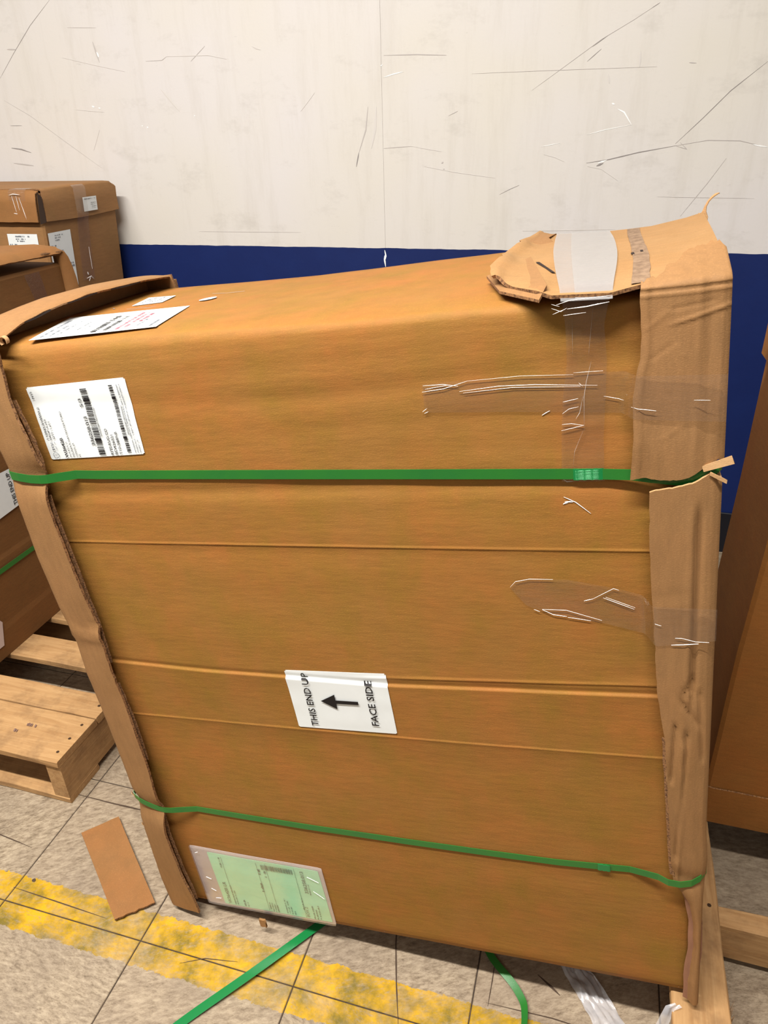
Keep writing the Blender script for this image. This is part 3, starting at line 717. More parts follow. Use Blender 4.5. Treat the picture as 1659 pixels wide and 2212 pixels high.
def on_flap(x, y, off):
    h = FT.ray_cast(Vector((x, y, 1.3)), Vector((0, 0, -1)))
    return (h[0].z if h[0] else ztop(x, max(y, 0))+0.004)+off
# folded triangle at the flap's left tip
bm = bmesh.new()
tri = [Vector((.672, .12, 1.066)), Vector((.716, .19, 1.0745)), Vector((.752, .004, 1.0645)), Vector((.745, -.010, 1.0530)), Vector((.700, .03, 1.0600))]
top = [bm.verts.new(p) for p in tri]; bot = [bm.verts.new(p-Vector((0, 0, 0.003))) for p in tri]
bm.faces.new(top); bm.faces.new(bot[::-1])
for i in range(5): f = bm.faces.new((top[i], bot[i], bot[(i+1) % 5], top[(i+1) % 5])); f.material_index = 1
bmesh.ops.triangulate(bm, faces=[f for f in bm.faces if len(f.verts) > 4]); bmesh.ops.recalc_face_normals(bm, faces=bm.faces)
link('folded_corner', bm, [M['cap'], M['edge']], flap)
bm = bmesh.new(); pts = []
for i in range(12):
    t = i/11; pts.append([Vector((lerp(.693, .728, t), lerp(.40, .425, t)+0.002, 1.0805+0.003*math.sin(5*t))), Vector((lerp(.686, .722, t), lerp(.30, .36, t), 1.079+0.004*nz(t*5, 2))), Vector((lerp(.694, .73, t), lerp(.26, .34, t), 1.074))])
grid(bm, pts, 0.0015); bmesh.ops.recalc_face_normals(bm, faces=bm.faces); link('curled_edge', bm, M['cap'], flap)
bm = bmesh.new()
for a, b, c, wd in (((.728, .150), (.752, .085), 1.0775, .0022), ((.8345, .180), (.8350, .165), 1.073, .0018), ((.8445, .19), (.8450, .175), 1.073, .0016)):
    v = [bm.verts.new((px, py, on_flap(px, py, 0.0012))) for px, py in ((a[0]-wd, a[1]), (a[0]+wd, a[1]), (b[0]+wd, b[1]), (b[0]-wd, b[1]))]; bm.faces.new(v); link('slit_mark', bm, M['slit_shade'], flap); bm = bmesh.new()  # dark quads paint the shade inside the flap's slits
bm.free()
bm = bmesh.new(); pts = []
for i in range(20):
    t = i/19; y = lerp(0.0, 0.42, t); s = 0.832+0.003*math.sin(t*5)
    pts.append([Vector((s+0.0015*nz(t*20, 1), y, 0)), Vector((s+0.017+0.002*nz(t*16, 4), y, 0))])
for r in pts:
    for p in r:
        p.z = on_flap(p.x, max(p.y, .004), 0.0010)
m = NT('stripped_grey_paper'); m.color(m.ramp(m.noise(m.coord((2, 1, 1)), 60, 4), [(0.35, lin((112, 88, 66))), (0.65, lin((140, 114, 88)))])); m.set(Roughness=0.9)
grid(bm, pts, 0.0, flip=True); link('stripped_patch', bm, m.m, flap)

# ------------- straps of the box
def strap_loop(name, path, wd, mat, parent, th_=0.0008):
    """closed band: path of (x, y, z) centre points, width along z"""
    bm = bmesh.new(); n = len(path); R = []
    for i, p in enumerate(path):
        a = Vector(path[i-1]); b = Vector(path[(i+1) % n]); d = (b-a); d.z = 0; d.normalize(); out = Vector((d.y, -d.x, 0))
        p = Vector(p); up = Vector((0, 0, wd/2))
        R.append([bm.verts.new(p-up), bm.verts.new(p+up), bm.verts.new(p+up+out*th_), bm.verts.new(p-up+out*th_)])
    for i in range(n):
        a = R[i]; b = R[(i+1) % n]
        for k in range(4): bm.faces.new((a[k], b[k], b[(k+1) % 4], a[(k+1) % 4]))
    bmesh.ops.recalc_face_normals(bm, faces=bm.faces)
    return link(name, bm, mat, parent)
def yb_(x, z): return front(x, z)-0.0012
p = []
capy = -0.0085
p += [(-0.0135, 0.010, .884), (-0.012, -0.001, .884), (-0.006, capy+0.001, .8835), (0.01, capy-0.002, .8815), (0.03, capy-0.003, .8785), (0.048, capy-0.0035, .8775), (0.058, capy-0.0015, .877), (0.070, -0.003, .8765), (0.095, yb_(.095, .876)-0.0006, .876)]
for i in range(2, 30):
    x = 0.08+i/30*0.74; p.append((x, min(yb_(x, .866), 0.0058+0.0012), lerp(.876, .857, i/30)))
p += [(0.83, 0.004, .857), (0.85, 0.0005, .855), (0.875, -0.001, .852), (0.895, -0.0035, .8535), (0.908, -0.004, .8615), (0.916, -0.002, .866), (0.9195, 0.004, .867), (0.9205, 0.03, .867), (0.9205, 0.42, .874), (0.920, 0.4425, .874), (0.5, 0.4455, .874), (0.0, 0.4455, .880), (-0.0155, 0.43, .884)]
s1 = strap_loop('strap', p, 0.0125, M['strap'], BX); tag(s1, 'upper green strap around the box')
bm = bmesh.new(); rr = random.Random(3)
zc = .8577
pts = [[Vector((.770+i*.004, yb_(.79, zc)-0.0018-0.0006*(i % 2), zc-.0066)), Vector((.770+i*.004, yb_(.79, zc)-0.0018-0.0006*(i % 2), zc+.0066))] for i in range(9)]
grid(bm, pts, 0.001, flip=True); bmesh.ops.recalc_face_normals(bm, faces=bm.faces); link('strap_seal', bm, M['strap2'], s1)
p = [(-0.0005+0.0, 0.03, .285), (-0.0035, 0.004, .283), (0.002, -0.008, .278), (0.012, -0.0105, .270), (0.025, -0.0105, .263), (0.04, -0.0095, .256), (0.054, -0.008, .251), (0.066, -0.004, .248), (0.085, 0.002, .2465)]
for i in range(1, 30):
    x = 0.085+i/30*0.765; z = interp(x, [(.085, .2465), (.3, .2435), (.5, .2425), (.721, .243), (.80, .2475), (.86, .2505)]); p.append((x, yb_(x, z)-0.0002, z))
p += [(0.862, 0.000, .2510), (0.875, -0.0075, .252), (0.89, -0.0095, .2535), (0.904, -0.0095, .259), (0.915, -0.007, .268), (0.9225, 0.0, .277), (0.9245, 0.03, .28), (0.927, 0.42, .285), (0.920, 0.4425, .285), (0.5, 0.4455, .285), (0.0, 0.4455, .285), (-0.0165, 0.43, .285), (-0.0165, 0.1, .285)]
s2 = strap_loop('strap', p, 0.0115, M['strap'], BX); tag(s2, 'lower green strap around the box')
bm = bmesh.new()
pts = [[Vector((.781+i*.0028, yb_(.79, .2475)-0.0020-0.0006*(i % 2), .2475-.006)), Vector((.781+i*.0028, yb_(.79, .2475)-0.0020-0.0006*(i % 2), .2475+.006))] for i in range(7)]
grid(bm, pts, 0.001, flip=True); bmesh.ops.recalc_face_normals(bm, faces=bm.faces); link('strap_seal', bm, M['strap2'], s2)

# ------------- labels on the front face
def face_label(name, corners, mat, off=0.0011, rad=0.004, n=70, parent=BX):
    """corners TL, TR, BR, BL as (x, z)"""
    bm = bmesh.new(); pts = []
    for i in range(n+1):
        row = []
        for j in range(n+1):
            u, v = i/n, j/n
            uu, vv = u, v
            a = [lerp(corners[0][c], corners[1][c], uu) for c in (0, 1)]; b = [lerp(corners[3][c], corners[2][c], uu) for c in (0, 1)]
            x, z = lerp(a[0], b[0], vv), lerp(a[1], b[1], vv)
            if i in (0, n) and j in (0, n):
                cx = sum(c[0] for c in corners)/4; cz = sum(c[1] for c in corners)/4
                x += (cx-x)/abs(cx-x)*rad*0.35; z += (cz-z)/abs(cz-z)*rad*0.35
            row.append(Vector((x, front(x, z)-off, z)))
        pts.append(row)
    grid(bm, pts, 0.0004, flip=True); bmesh.ops.recalc_face_normals(bm, faces=bm.faces)
    return link(name, bm, mat, parent)
def rotfn(off=0.0017):
    """reading direction +z, up direction -x"""
    return lambda r, q: Vector((-q, front(-q, r)-off, r))
lab = face_label('direction_label', [(.349, .562), (.506, .567), (.508, .461), (.351, .457)], M['label']); tag(lab, 'white THIS END UP label with arrow')
bm = bmesh.new(); fn = rotfn(0.0026)
text_mesh(bm, 'THIS END UP', fn, 0.0112, 0.463, -.3855, 0.097, 0.012)
text_mesh(bm, 'FACE SIDE', fn, 0.0112, 0.473, -.4830, 0.081, 0.012)
AF = lambda x, z: fn(z, -x)
link('printed_text', bm, M['ink'], lab); bm = bmesh.new()
f = bm.faces.new([bm.verts.new(AF(*q)) for q in ((.3985, .512), (.4225, .499), (.4225, .526))])
f = bm.faces.new([bm.verts.new(AF(*q)) for q in ((.422, .5093), (.4575, .5103), (.4575, .5163), (.422, .5155))])
link('printed_arrow', bm, M['ink'], lab)
lab = face_label('shipping_label', [(.0575, 1.003), (.2185, 1.006), (.2165, .902), (.0595, .899)], M['label']); tag(lab, 'white shipping label with two barcodes')
bm = bmesh.new(); fn = rotfn(0.0022)
text_mesh(bm, '112N2.210503.2', fn, 0.0036, 0.928, -.0675, 0.047, 0.008)
text_mesh(bm, 'N15', fn, 0.0036, 0.9865, -.0655, 0.0105, 0.008)
text_mesh(bm, 'DROP: 6 of 6', fn, 0.0033, 0.928, -.0726, 0.030, 0.004)
text_mesh(bm, 'QTY: 1 of 1', fn, 0.0033, 0.929, -.0782, 0.025, 0.004)
text_mesh(bm, 'W3642B', fn, 0.0052, 0.9015, -.0910, 0.029, 0.014)
text_mesh(bm, '36 X 42 X 12', fn, 0.0030, 0.9015, -.0965, 0.023, 0.0)
text_mesh(bm, 'DELMAR R OAK PEWTER PT BRD', fn, 0.0030, 0.9015, -.1020, 0.066, 0.0)
text_mesh(bm, 'CON HL: LR', fn, 0.0030, 0.9015, -.1075, 0.021, 0.0)
text_mesh(bm, 'VE', fn, 0.0030, 0.9015, -.1125, 0.0045, 0.0)
text_mesh(bm, '336258.013', fn, 0.0055, 0.9175, -.1425, 0.041, 0.012)
text_mesh(bm, '5/3', fn, 0.0052, 0.971, -.1415, 0.012, 0.008)
text_mesh(bm, '00336258013000000001', fn, 0.0024, 0.930, -.1582, 0.040, 0.004)
text_mesh(bm, 'RITE RUG CO', fn, 0.0043, 0.903, -.1680, 0.037, 0.012)
text_mesh(bm, 'BD426021', fn, 0.0043, 0.903, -.1750, 0.028, 0.004)
text_mesh(bm, 'T10-5889-B', fn, 0.0043, 0.903, -.1825, 0.032, 0.004)
text_mesh(bm, '00336258013000000001', fn, 0.0024, 0.930, -.2022, 0.040, 0.004)
rr = random.Random(12)
for xa, xb, z0_, z1_ in ((.1445, .1550, .904, .997), (.1910, .1970, .905, .998)):
    z = z0_
    while z < z1_-0.001:
        wd = rr.choice((0.0005, 0.0005, 0.001, 0.0014)); wd = min(wd, z1_-z); 
        if abs(z-lerp(z0_, z1_, 0.22)) < 0.001 or abs(z-lerp(z0_, z1_, 0.80)) < 0.001: wd = 0.0035
        quad(bm, fn, (z, -xb), (z+wd, -xb), (z+wd, -xa), (z, -xa)); z += wd+rr.choice((0.0006, 0.0006, 0.0012))
for xx, zz1 in ((.2045, .997), (.2085, .998), (.2125, .922)): strokes(bm, fn, .905, zz1, -xx, 0.0016, rr, 1)
# round mark and three letters
for k in range(20):
    a, b = k/20*2*math.pi, (k+1)/20*2*math.pi
    P2 = lambda ang, r: (0.9055+r*math.cos(ang), -.0710+r*1.15*math.sin(ang))
    quad(bm, fn, P2(a, .0044), P2(b, .0044), P2(b, .0038), P2(a, .0038), 1)
text_mesh(bm, 't', fn, 0.0042, 0.9042, -.0728, None, 0.0, 1)
text_mesh(bm, 'tru', fn, 0.0062, 0.9125, -.0720, 0.0115, 0.0, 1)
strokes(bm, fn, .913, .925, -.0758, 0.0013, rr, 1)
link('printed_text', bm, [M['ink'], M['grey_ink']], lab)
# packing list pouch
po = face_label('packing_pouch', [(.0655, .150), (.326, .145), (.3275, .002), (.067, .001)], M['pouch_back'], 0.0010, 0.002, 30); tag(po, 'clear pouch holding a mint green packing list')
pp = face_label('packing_slip', [(.100, .140), (.318, .137), (.3215, .008), (.1035, .006)], M['mint'], 0.0018, 0.001, 30, parent=po)
bm = bmesh.new(); fn = rotfn(0.0028); rr = random.Random(5)
text_mesh(bm, 'W3642B LR', fn, 0.0070, 0.011, -.1195, 0.057, 0.004)
text_mesh(bm, '336258.013', fn, 0.0070, 0.074, -.2885, 0.056, 0.008)
text_mesh(bm, 'BOX 2', fn, 0.006, 0.012, -.2790, 0.026, 0.0)
z = .1185; x = .206
while x < .266:
    wd = rr.choice((.0006, .0006, .0011, .0016)); quad(bm, fn, (.1185, -x-wd), (.1305, -x-wd), (.1305, -x), (.1185, -x)); x += wd+rr.choice((.0005, .0008, .001))
for xx, a, b, h in ((.124, .105, .131, .004), (.129, .01, .06, .0025), (.134, .01, .05, .0025), (.150, .011, .025, .004), (.156, .011, .02, .003), (.203, .010, .032, .0028), (.208, .010, .032, .0028), (.213, .010, .03, .0028), (.218, .010, .028, .0028), (.199, .06, .08, .005),
                    (.202, .105, .115, .006), (.213, .10, .115, .005), (.236, .012, .05, .0025), (.241, .012, .045, .0025), (.246, .012, .03, .0025), (.252, .012, .02, .0035), (.293, .072, .098, .0022), (.290, .010, .042, .003), (.296, .010, .035, .003), (.302, .012, .045, .003), (.2725, .03, .06, .003)):
    strokes(bm, fn, a, b, -xx, h, rr)
for xa in (.127, .1975, .2155, .2715):
    quad(bm, fn, (.010, -xa-.0006), (.134, -xa-.0006), (.134, -xa), (.010, -xa))
link('printed_text', bm, M['green_ink'], pp)
ff = face_label('clear_film', [(.0650, .151), (.3265, .146), (.328, .001), (.0665, .0)], M['pouch'], 0.0034, 0.002, 30, parent=po)
bm = bmesh.new()
for pa, wd in (([(.085, .045), (.094, .040)], .0008), ([(.082, .075), (.092, .071)], .0008), ([(.088, .020), (.10, .022)], .0010), ([(.075, .135), (.082, .138)], .0007), ([(.30, .085), (.318, .07)], .0007), ([(.295, .12), (.315, .11)], .0007)):
    bm = bmesh.new(); ridge(bm, pa, wd, lambda a, b, h: Vector((a, front(a, b)-0.0036-h, b)), 0.0006); link('film_wrinkle', bm, M['wrinkle'], po)

# ------------- tape strips on the front
def capfront(x, z):
    return -0.0115
def tape_y(x, z):
    y = front(x, z)-0.0013
    lim = interp(z, INR) if z > 0.85 else interp(z, INR2)
    t = sstep(lim-0.012, lim+0.002, x)
    return lerp(y, capfront(x, z)-0.0016, t)
def tape(name, top, bot, nx, nzv, mat, wr=0.0006):
    bm = bmesh.new(); pts = []
    xa, xb = top[0][0], top[-1][0]
    for i in range(nx+1):
        x = lerp(xa, xb, i/nx); row = []
        for j in range(nzv+1):
            z = lerp(interp(x, bot), interp(x, top), j/nzv)
            row.append(Vector((x, tape_y(x, z)-wr*(0.5+0.5*nz(x*22, z*45, 3)), z)))
        pts.append(row)
    grid(bm, pts, 0.0, flip=False)
    return link(name, bm, mat, BX)
def wrk(parent, items):
    for wd, path in items:
        bm = bmesh.new(); ridge(bm, path, wd*0.36, lambda a, b, h: Vector((a, tape_y(a, b)-0.0005-h, b)), 0.0004)
        link('tape_wrinkle', bm, M['wrinkle'], parent)
t1 = tape('packing_tape', [(.609, .971), (.661, .972), (.774, .971), (.83, .970), (.92, .966)], [(.609, .938), (.708, .933), (.83, .925), (.92, .918)], 60, 8, M['tape'])
wrk(t1, [(.0010, [(.608, .962), (.633, .964), (.661, .971)]), (.0009, [(.610, .969), (.633, .969), (.650, .966)]), (.0007, [(.612, .965), (.64, .968)]), (.0009, [(.651, .960), (.694, .963), (.734, .962), (.798, .957)]), (.0006, [(.655, .958), (.71, .9605), (.781, .957)]),
         (.0006, [(.774, .972), (.804, .972)]), (.0009, [(.606, .939), (.612, .943)]), (.0009, [(.608, .937), (.613, .939)]), (.0006, [(.804, .945), (.824, .940)]), (.0009, [(.831, .937), (.855, .933)]), (.0005, [(.89, .942), (.905, .941)]), (.0004, [(.661, .971), (.72, .9725), (.774, .970)])])
bm = bmesh.new(); pts = []
VT = [(.848, .757, .803), (.90, .759, .803), (.943, .762, .806), (.984, .768, .808), (1.02, .768, .806), (1.046, .766, .812)]
for i in range(41):
    z = lerp(.848, 1.048, i/40); a = interp(z, [(q[0], q[1]) for q in VT]); b = interp(z, [(q[0], q[2]) for q in VT])
    pts.append([Vector((lerp(a, b, k/9), front(lerp(a, b, k/9), min(z, 1.03))-0.0022-0.0007*nz(k*0.9, z*60, 2), z)) for k in range(10)])
grid(bm, pts, 0.0); t2 = link('packing_tape', bm, M['tape'], BX)
wrk(t2, [(.0006, [(.7925, .983), (.787, .962), (.784, .945), (.783, .908)]), (.0010, [(.762, .941), (.778, .944)]), (.0008, [(.761, .928), (.768, .933), (.778, .935)]), (.0008, [(.760, .916), (.770, .9165), (.783, .914)]), (.0009, [(.759, .909), (.783, .914)]),
         (.0006, [(.783, .946), (.779, .928), (.775, .922)]), (.0003, [(.782, .908), (.772, .884), (.770, .866)]), (.0009, [(.756, .854), (.762, .848), (.769, .848)]), (.0006, [(.779, .8495), (.794, .850)]), (.0004, [(.796, 1.04), (.790, .99)]), (.0003, [(.775, 1.03), (.774, .99)]), (.0008, [(.779, .961), (.783, .957)])])
bm = bmesh.new()
for k in range(9):
    z = .852+k*.0013; ridge(bm, [(.772, z), (.797, z+.0002)], .00025, lambda a, b, h: Vector((a, yb_(.79, .858)-0.0030-h, b)), .0004)
m = NT('pale_green_crimp'); m.color(lin((110, 200, 140))); m.set(Roughness=0.3); link('crimp_line', bm, m.m, s1)
t3 = tape('packing_tape', [(.690, .713), (.698, .719), (.713, .724), (.757, .723), (.818, .711), (.852, .701), (.92, .700)], [(.690, .708), (.707, .685), (.726, .678), (.774, .667), (.802, .662), (.857, .647), (.92, .658)], 60, 8, M['tape'])
wrk(t3, [(.0007, [(.689, .711), (.696, .719), (.713, .723), (.741, .723)]), (.0010, [(.716, .680), (.723, .677)]), (.0014, [(.755, .671), (.739, .673), (.726, .680)]), (.0006, [(.726, .6805), (.755, .680), (.796, .667)]), (.0008, [(.756, .670), (.783, .666)]), (.0010, [(.776, .694), (.786, .697)]), (.0006, [(.786, .697), (.810, .712), (.816, .710)]),
         (.0010, [(.798, .699), (.833, .684)]), (.0005, [(.801, .700), (.834, .6862)]), (.0007, [(.877, .660), (.884, .660), (.899, .656), (.913, .656)]), (.0018, [(.873, .650), (.885, .651), (.902, .6535)]), (.0005, [(.855, .678), (.862, .676)])])
bm = bmesh.new()
for wd, pa in ((.0006, [(.758, .830), (.771, .823), (.787, .809)]), (.0010, [(.757, .821), (.765, .8245)]), (.0009, [(.759, .824), (.768, .8235)]), (.0006, [(.739, .927), (.748, .932)])):
    bm = bmesh.new(); ridge(bm, pa, wd, lambda a, b, h: Vector((a, front(a, b)-0.0005-h, b)), 0.0004); link('tape_scrap', bm, M['wrinkle'], BX)
# tape with its pale reflection painted in, over the torn top flap, continuing over the edge
bm = bmesh.new(); pts = []
for i in range(41):
    t = i/40; row = []
    for k in range(15):
        s = k/14
        xa = lerp(.766, .729, t)-0.006*math.sin(math.pi*t); xb = lerp(.815, .803, t)+0.008*math.sin(math.pi*t); x = lerp(xa, xb, s)
        y = lerp(-.011, .432, t)
        z = on_flap(x, min(max(y, 0.002), .428), 0.0022) + 0.0008*nz(x*40, y*20, 1)
        if y > .428: z -= 0.002
        if y < 0.002: z = on_flap(x, 0.004, 0.0022) - 0.010*(0.002-y)/0.013
        row.append(Vector((x, y, z)))
    pts.append(row)
grid(bm, pts, 0.0, flip=True); t4 = link('packing_tape', bm, M['tape_sheen'], BX)
bm = bmesh.new(); grid(bm, [[p+Vector((0, 0, 0.0007)) for p in r[4:]] for r in pts], 0.0, flip=True); link('tape_overlap', bm, M['tape_sheen'], t4); tag(t4, 'wide strip of tape over the torn flap with painted-in sheen')
bm = bmesh.new(); tf = lambda a, b, h: Vector((a, -0.0135-h, b))
for wd, pa in ((.0012, [(.762, 1.047), (.775, 1.050), (.815, 1.051)]), (.0016, [(.772, 1.042), (.790, 1.0425), (.812, 1.045)]), (.0008, [(.757, 1.044), (.766, 1.040), (.772, 1.043)]), (.0008, [(.758, 1.038), (.770, 1.042)]), (.0010, [(.768, 1.036), (.79, 1.037)]), (.0006, [(.757, 1.048), (.765, 1.045)])):
    bm = bmesh.new(); ridge(bm, pa, wd*0.35, tf, 0.0004); link('tape_wrinkle', bm, M['wrinkle'], t4)

# ------------- labels lying on top of the box
def top_label(name, cs, mat, off, n=14):
    bm = bmesh.new(); pts = []
    for i in range(n+1):
        row = []
        for j in range(n+1):
            u, v = i/n, j/n
            a = [lerp(cs[0][c], cs[1][c], u) for c in (0, 1)]; b = [lerp(cs[3][c], cs[2][c], u) for c in (0, 1)]
            x, y = lerp(a[0], b[0], v), lerp(a[1], b[1], v); row.append(Vector((x, y, ztop(x, y)+off)))
        pts.append(row)
    grid(bm, pts, 0.0003); bmesh.ops.recalc_face_normals(bm, faces=bm.faces); return link(name, bm, mat, BX)
tl = top_label('address_label', [(.082, .016), (.263, .040), (.226, .187), (.030, .165)], M['label'], 0.0016); tag(tl, 'white address label on the box top with red stamp')
bm = bmesh.new(); rr = random.Random(8)
q4 = [(.082, .016), (.263, .040), (.226, .187), (.030, .165)]
def tfn(off):
    def f(r, q):   # r 0..1 reading along y (away), q 0..1 across
        a = [lerp(q4[0][c], q4[1][c], q) for c in (0, 1)]; b = [lerp(q4[3][c], q4[2][c], q) for c in (0, 1)]
        x, y = lerp(a[0], b[0], r), lerp(a[1], b[1], r); return Vector((x, y, ztop(x, y)+off))
    return f
fn = tfn(0.0024)
for q, a, b, h in ((.06, .05, .8, .035), (.13, .05, .5, .03), (.19, .05, .7, .025), (.30, .05, .6, .02), (.36, .05, .5, .02), (.47, .05, .75, .06), (.56, .05, .7, .05), (.92, .05, .4, .03), (.80, .1, .5, .03)):
    strokes(bm, fn, a, b, q, h, rr, 1 if h < .04 else 0)
for k, (q, a, b) in enumerate(((.66, .06, .85), (.71, .05, .8), (.76, .35, .8))): strokes(bm, fn, a, b, q, .035, rr, 2, 0.8)
link('printed_text', bm, [M['ink'], M['grey_ink'], M['red_ink']], tl)
tl2 = top_label('small_label', [(.094, .233), (.141, .246), (.128, .308), (.075, .309)], M['label'], 0.0016, 6); tag(tl2, 'small white label on the box top')
bm = bmesh.new(); q4 = [(.094, .233), (.141, .246), (.128, .308), (.075, .309)]; fn = tfn(0.0024)
for q in (.2, .35, .5, .65, .8): strokes(bm, fn, .15, .85, q, .08, rr, 1)
link('printed_text', bm, [M['ink'], M['grey_ink']], tl2)
bm = bmesh.new()
vs = [bm.verts.new((.226+.0125*math.cos(a), .240+.0165*math.sin(a), ztop(.226, .24)+0.0018)) for a in [k*math.pi/12 for k in range(24)]]; bm.faces.new(vs)
dot = link('round_sticker', bm, M['label'], BX)
bm = bmesh.new(); tpf = lambda a, b, h: Vector((a, b, ztop(a, b)+0.0008+h))
for pa in ([(.10, .21), (.118, .205), (.128, .212)], [(.128, .212), (.14, .205), (.15, .215)], [(.06, .23), (.07, .222)], [(.20, .30), (.23, .292)], [(.23, .292), (.26, .296)]):
    bm = bmesh.new(); ridge(bm, pa, .0009, tpf, .0002); link('pen_mark', bm, M['scratch'], BX)

# small torn tab under the lower edge
bm = bmesh.new(); pts = [[Vector((.178+i*.004, -0.002, -0.002-0.001*i*(1-i/3))), Vector((.179+i*.004, -0.003, -0.018-0.002*(i % 2)))] for i in range(4)]
grid(bm, pts, 0.004); bmesh.ops.recalc_face_normals(bm, faces=bm.faces); link('cardboard_tab', bm, M['cap'], BX)

# ---------------------------------------------------------------- tall box at the back left (against the wall)
XB = -1.633
BB = empty('cardboard_box', (XB-0.07, 2.14, 0)); tag(BB, 'lidded cardboard box against the wall at far left', 'box')
def xb(z): return XB + 0.0 - 0.072*(1.184-z)     # slight lean
def bl_(x, y, z): return Vector((xb(z)+x-BB.location.x, y-BB.location.y, z))
def lean_box(bm, xa, xb_, ya, yb, za, zb, n=6, bev=0.006):
    rings = []
    for i in range(n+1):
        z = lerp(za, zb, i/n); r = []
        for (x, y) in ((xa+bev, ya), (xb_-bev, ya), (xb_, ya+bev), (xb_, yb-bev), (xb_-bev, yb), (xa+bev, yb), (xa, yb-bev), (xa, ya+bev)):
            r.append(bm.verts.new(bl_(x, y, z)))
        rings.append(r)
    for i in range(n):
        for k in range(8): bm.faces.new((rings[i][k], rings[i][(k+1) % 8], rings[i+1][(k+1) % 8], rings[i+1][k]))
    bm.faces.new(rings[0][::-1]); bm.faces.new(rings[-1])
bm = bmesh.new(); lean_box(bm, -0.62, -0.002, 1.953, 2.325, 0.0, 1.175); link('box_body', bm, M['box_dim'], BB)
bm = bmesh.new(); pts = []
LB = lambda y: 1.097+0.0016*nz(y*30, 1)
for i in range(31):                      # right face of the lid
    y = lerp(1.962, 2.330, i/30); top = 1.186+0.004*math.sin((y-1.95)*7)-0.012*sstep(2.30, 2.33, y)
    lo = LB(y)-0.004*math.sin((y-1.95)*9)
    pts.append([bl_(-0.62, y, top+0.001), bl_(-0.02, y, top+0.001), bl_(-0.003, y, top), bl_(0.0035, y, top-0.006), bl_(0.0045+0.002*math.sin(i*.4), y, lerp(top, lo, 0.5)), bl_(0.007, y, lo)])
grid(bm, pts, 0.004, me=1, flip=True); bmesh.ops.recalc_face_normals(bm, faces=bm.faces)
lid = link('box_lid', bm, [M['box_dim'], M['edge']], BB)
bm = bmesh.new(); pts = []
for i in range(25):
    x = lerp(-0.62, -0.006, i/24); lo = LB(x+5); top = 1.182-0.005*sstep(-0.05, 0, x)
    pts.append([bl_(x, 1.962, top), bl_(x, 1.948, top-0.004), bl_(x, 1.944, top-0.03), bl_(x, 1.942, lo)])
grid(bm, pts, 0.004, me=1); bmesh.ops.recalc_face_normals(bm, faces=bm.faces)
link('lid_flap', bm, [M['scrap'], M['edge']], lid)
bm = bmesh.new(); v = [bl_(0.001, 1.945, 1.18), bl_(0.006, 1.957, 1.165), bl_(0.006, 1.960, 1.095), bl_(-0.004, 1.944, 1.090)]
f = bm.faces.new([bm.verts.new(p) for p in v]); m = NT('corner_gap_shade'); m.color(lin((52, 36, 24))); m.set(Roughness=0.9); link('split_corner_shade', bm, m.m, lid)  # dark sheet stands in for shade inside the lid's split corner
def sidelab(name, y0, y1, z0, z1, off=0.0012, par=BB, mat=None, sk=0.0):
    bm = bmesh.new(); bm.faces.new([bm.verts.new(bl_(off, y, z)) for y, z in ((y0, z0), (y1, z0), (y1, z1), (y0, z1))]); return link(name, bm, mat or M['label'], par)
l1 = sidelab('side_label', 1.962, 2.067, 0.893, 1.063); tag(l1, 'tall white label on the side of the box')
l2 = sidelab('small_label', 2.136, 2.206, 1.108, 1.150, 0.012, lid); 
bm = bmesh.new(); bm.faces.new([bm.verts.new(bl_(x, 1.9515, z)) for x, z in ((-.140, 1.013), (-.030, 1.013), (-.030, 1.062), (-.140, 1.062))]); l3 = link('front_label', bm, M['label'], BB)
bm = bmesh.new(); rr = random.Random(21)
fs = lambda r, q: bl_(0.0022, r, q)
for q, a, b, h in ((1.052, 1.99, 2.03, .004), (1.045, 1.99, 2.015, .004), (1.038, 1.99, 2.01, .004), (1.022, 1.968, 1.99, .006), (1.013, 1.968, 1.985, .003), (1.006, 1.968, 2.02, .003), (.99, 1.97, 1.99, .003), (.962, 2.03, 2.06, .006), (.953, 2.03, 2.06, .006), (.915, 2.035, 2.06, .003), (.903, 2.04, 2.06, .003)):
    strokes(bm, fs, a, b, q, h, rr)
link('printed_text', bm, M['grey_ink'], l1)
bm = bmesh.new(); fs = lambda r, q: bl_(r, 1.9505, q)
for q, a, b, h in ((1.053, -.11, -.06, .005), (1.046, -.11, -.075, .004), (1.040, -.108, -.08, .004), (1.028, -.135, -.11, .006), (1.021, -.132, -.118, .003), (1.016, -.132, -.06, .003)): strokes(bm, fs, a, b, q, h, rr)
link('printed_text', bm, M['grey_ink'], l3)
bm = bmesh.new(); fs = lambda r, q: bl_(0.0135, r, q)
for q, a, b, h in ((1.143, 2.142, 2.198, .003), (1.131, 2.172, 2.198, .002), (1.126, 2.172, 2.198, .002), (1.120, 2.175, 2.198, .002), (1.115, 2.175, 2.195, .002)): strokes(bm, fs, a, b, q, h, rr)
link('printed_text', bm, M['ink'], l2)
bm = bmesh.new(); pts = []
for z, ya, yb2, of in ((1.188, 2.10, 2.157, -.03), (1.1885, 2.10, 2.157, 0.0), (1.18, 2.10, 2.157, .009), (1.14, 2.10, 2.156, .0105), (1.098, 2.102, 2.155, .011), (1.085, 2.105, 2.158, .004), (1.0, 2.098, 2.155, .002), (.90, 2.095, 2.152, .002)):
    pts.append([bl_(of+0.0006*k % 2, lerp(ya, yb2, k/4), z) for k in range(5)])
grid(bm, pts); link('packing_tape', bm, M['tape'], BB)
bm = bmesh.new(); pts = []
for z, of in ((1.188, 1.98), (1.187, 1.95), (1.178, 1.942), (1.14, 1.9405), (1.10, 1.9385)):
    pts.append([bl_(lerp(-.100, -.040, k/4)+(0.008 if z < 1.12 else 0), of-0.0004, z) for k in range(5)])
grid(bm, pts, flip=True); link('packing_tape', bm, M['tape'], BB)
bm = bmesh.new()
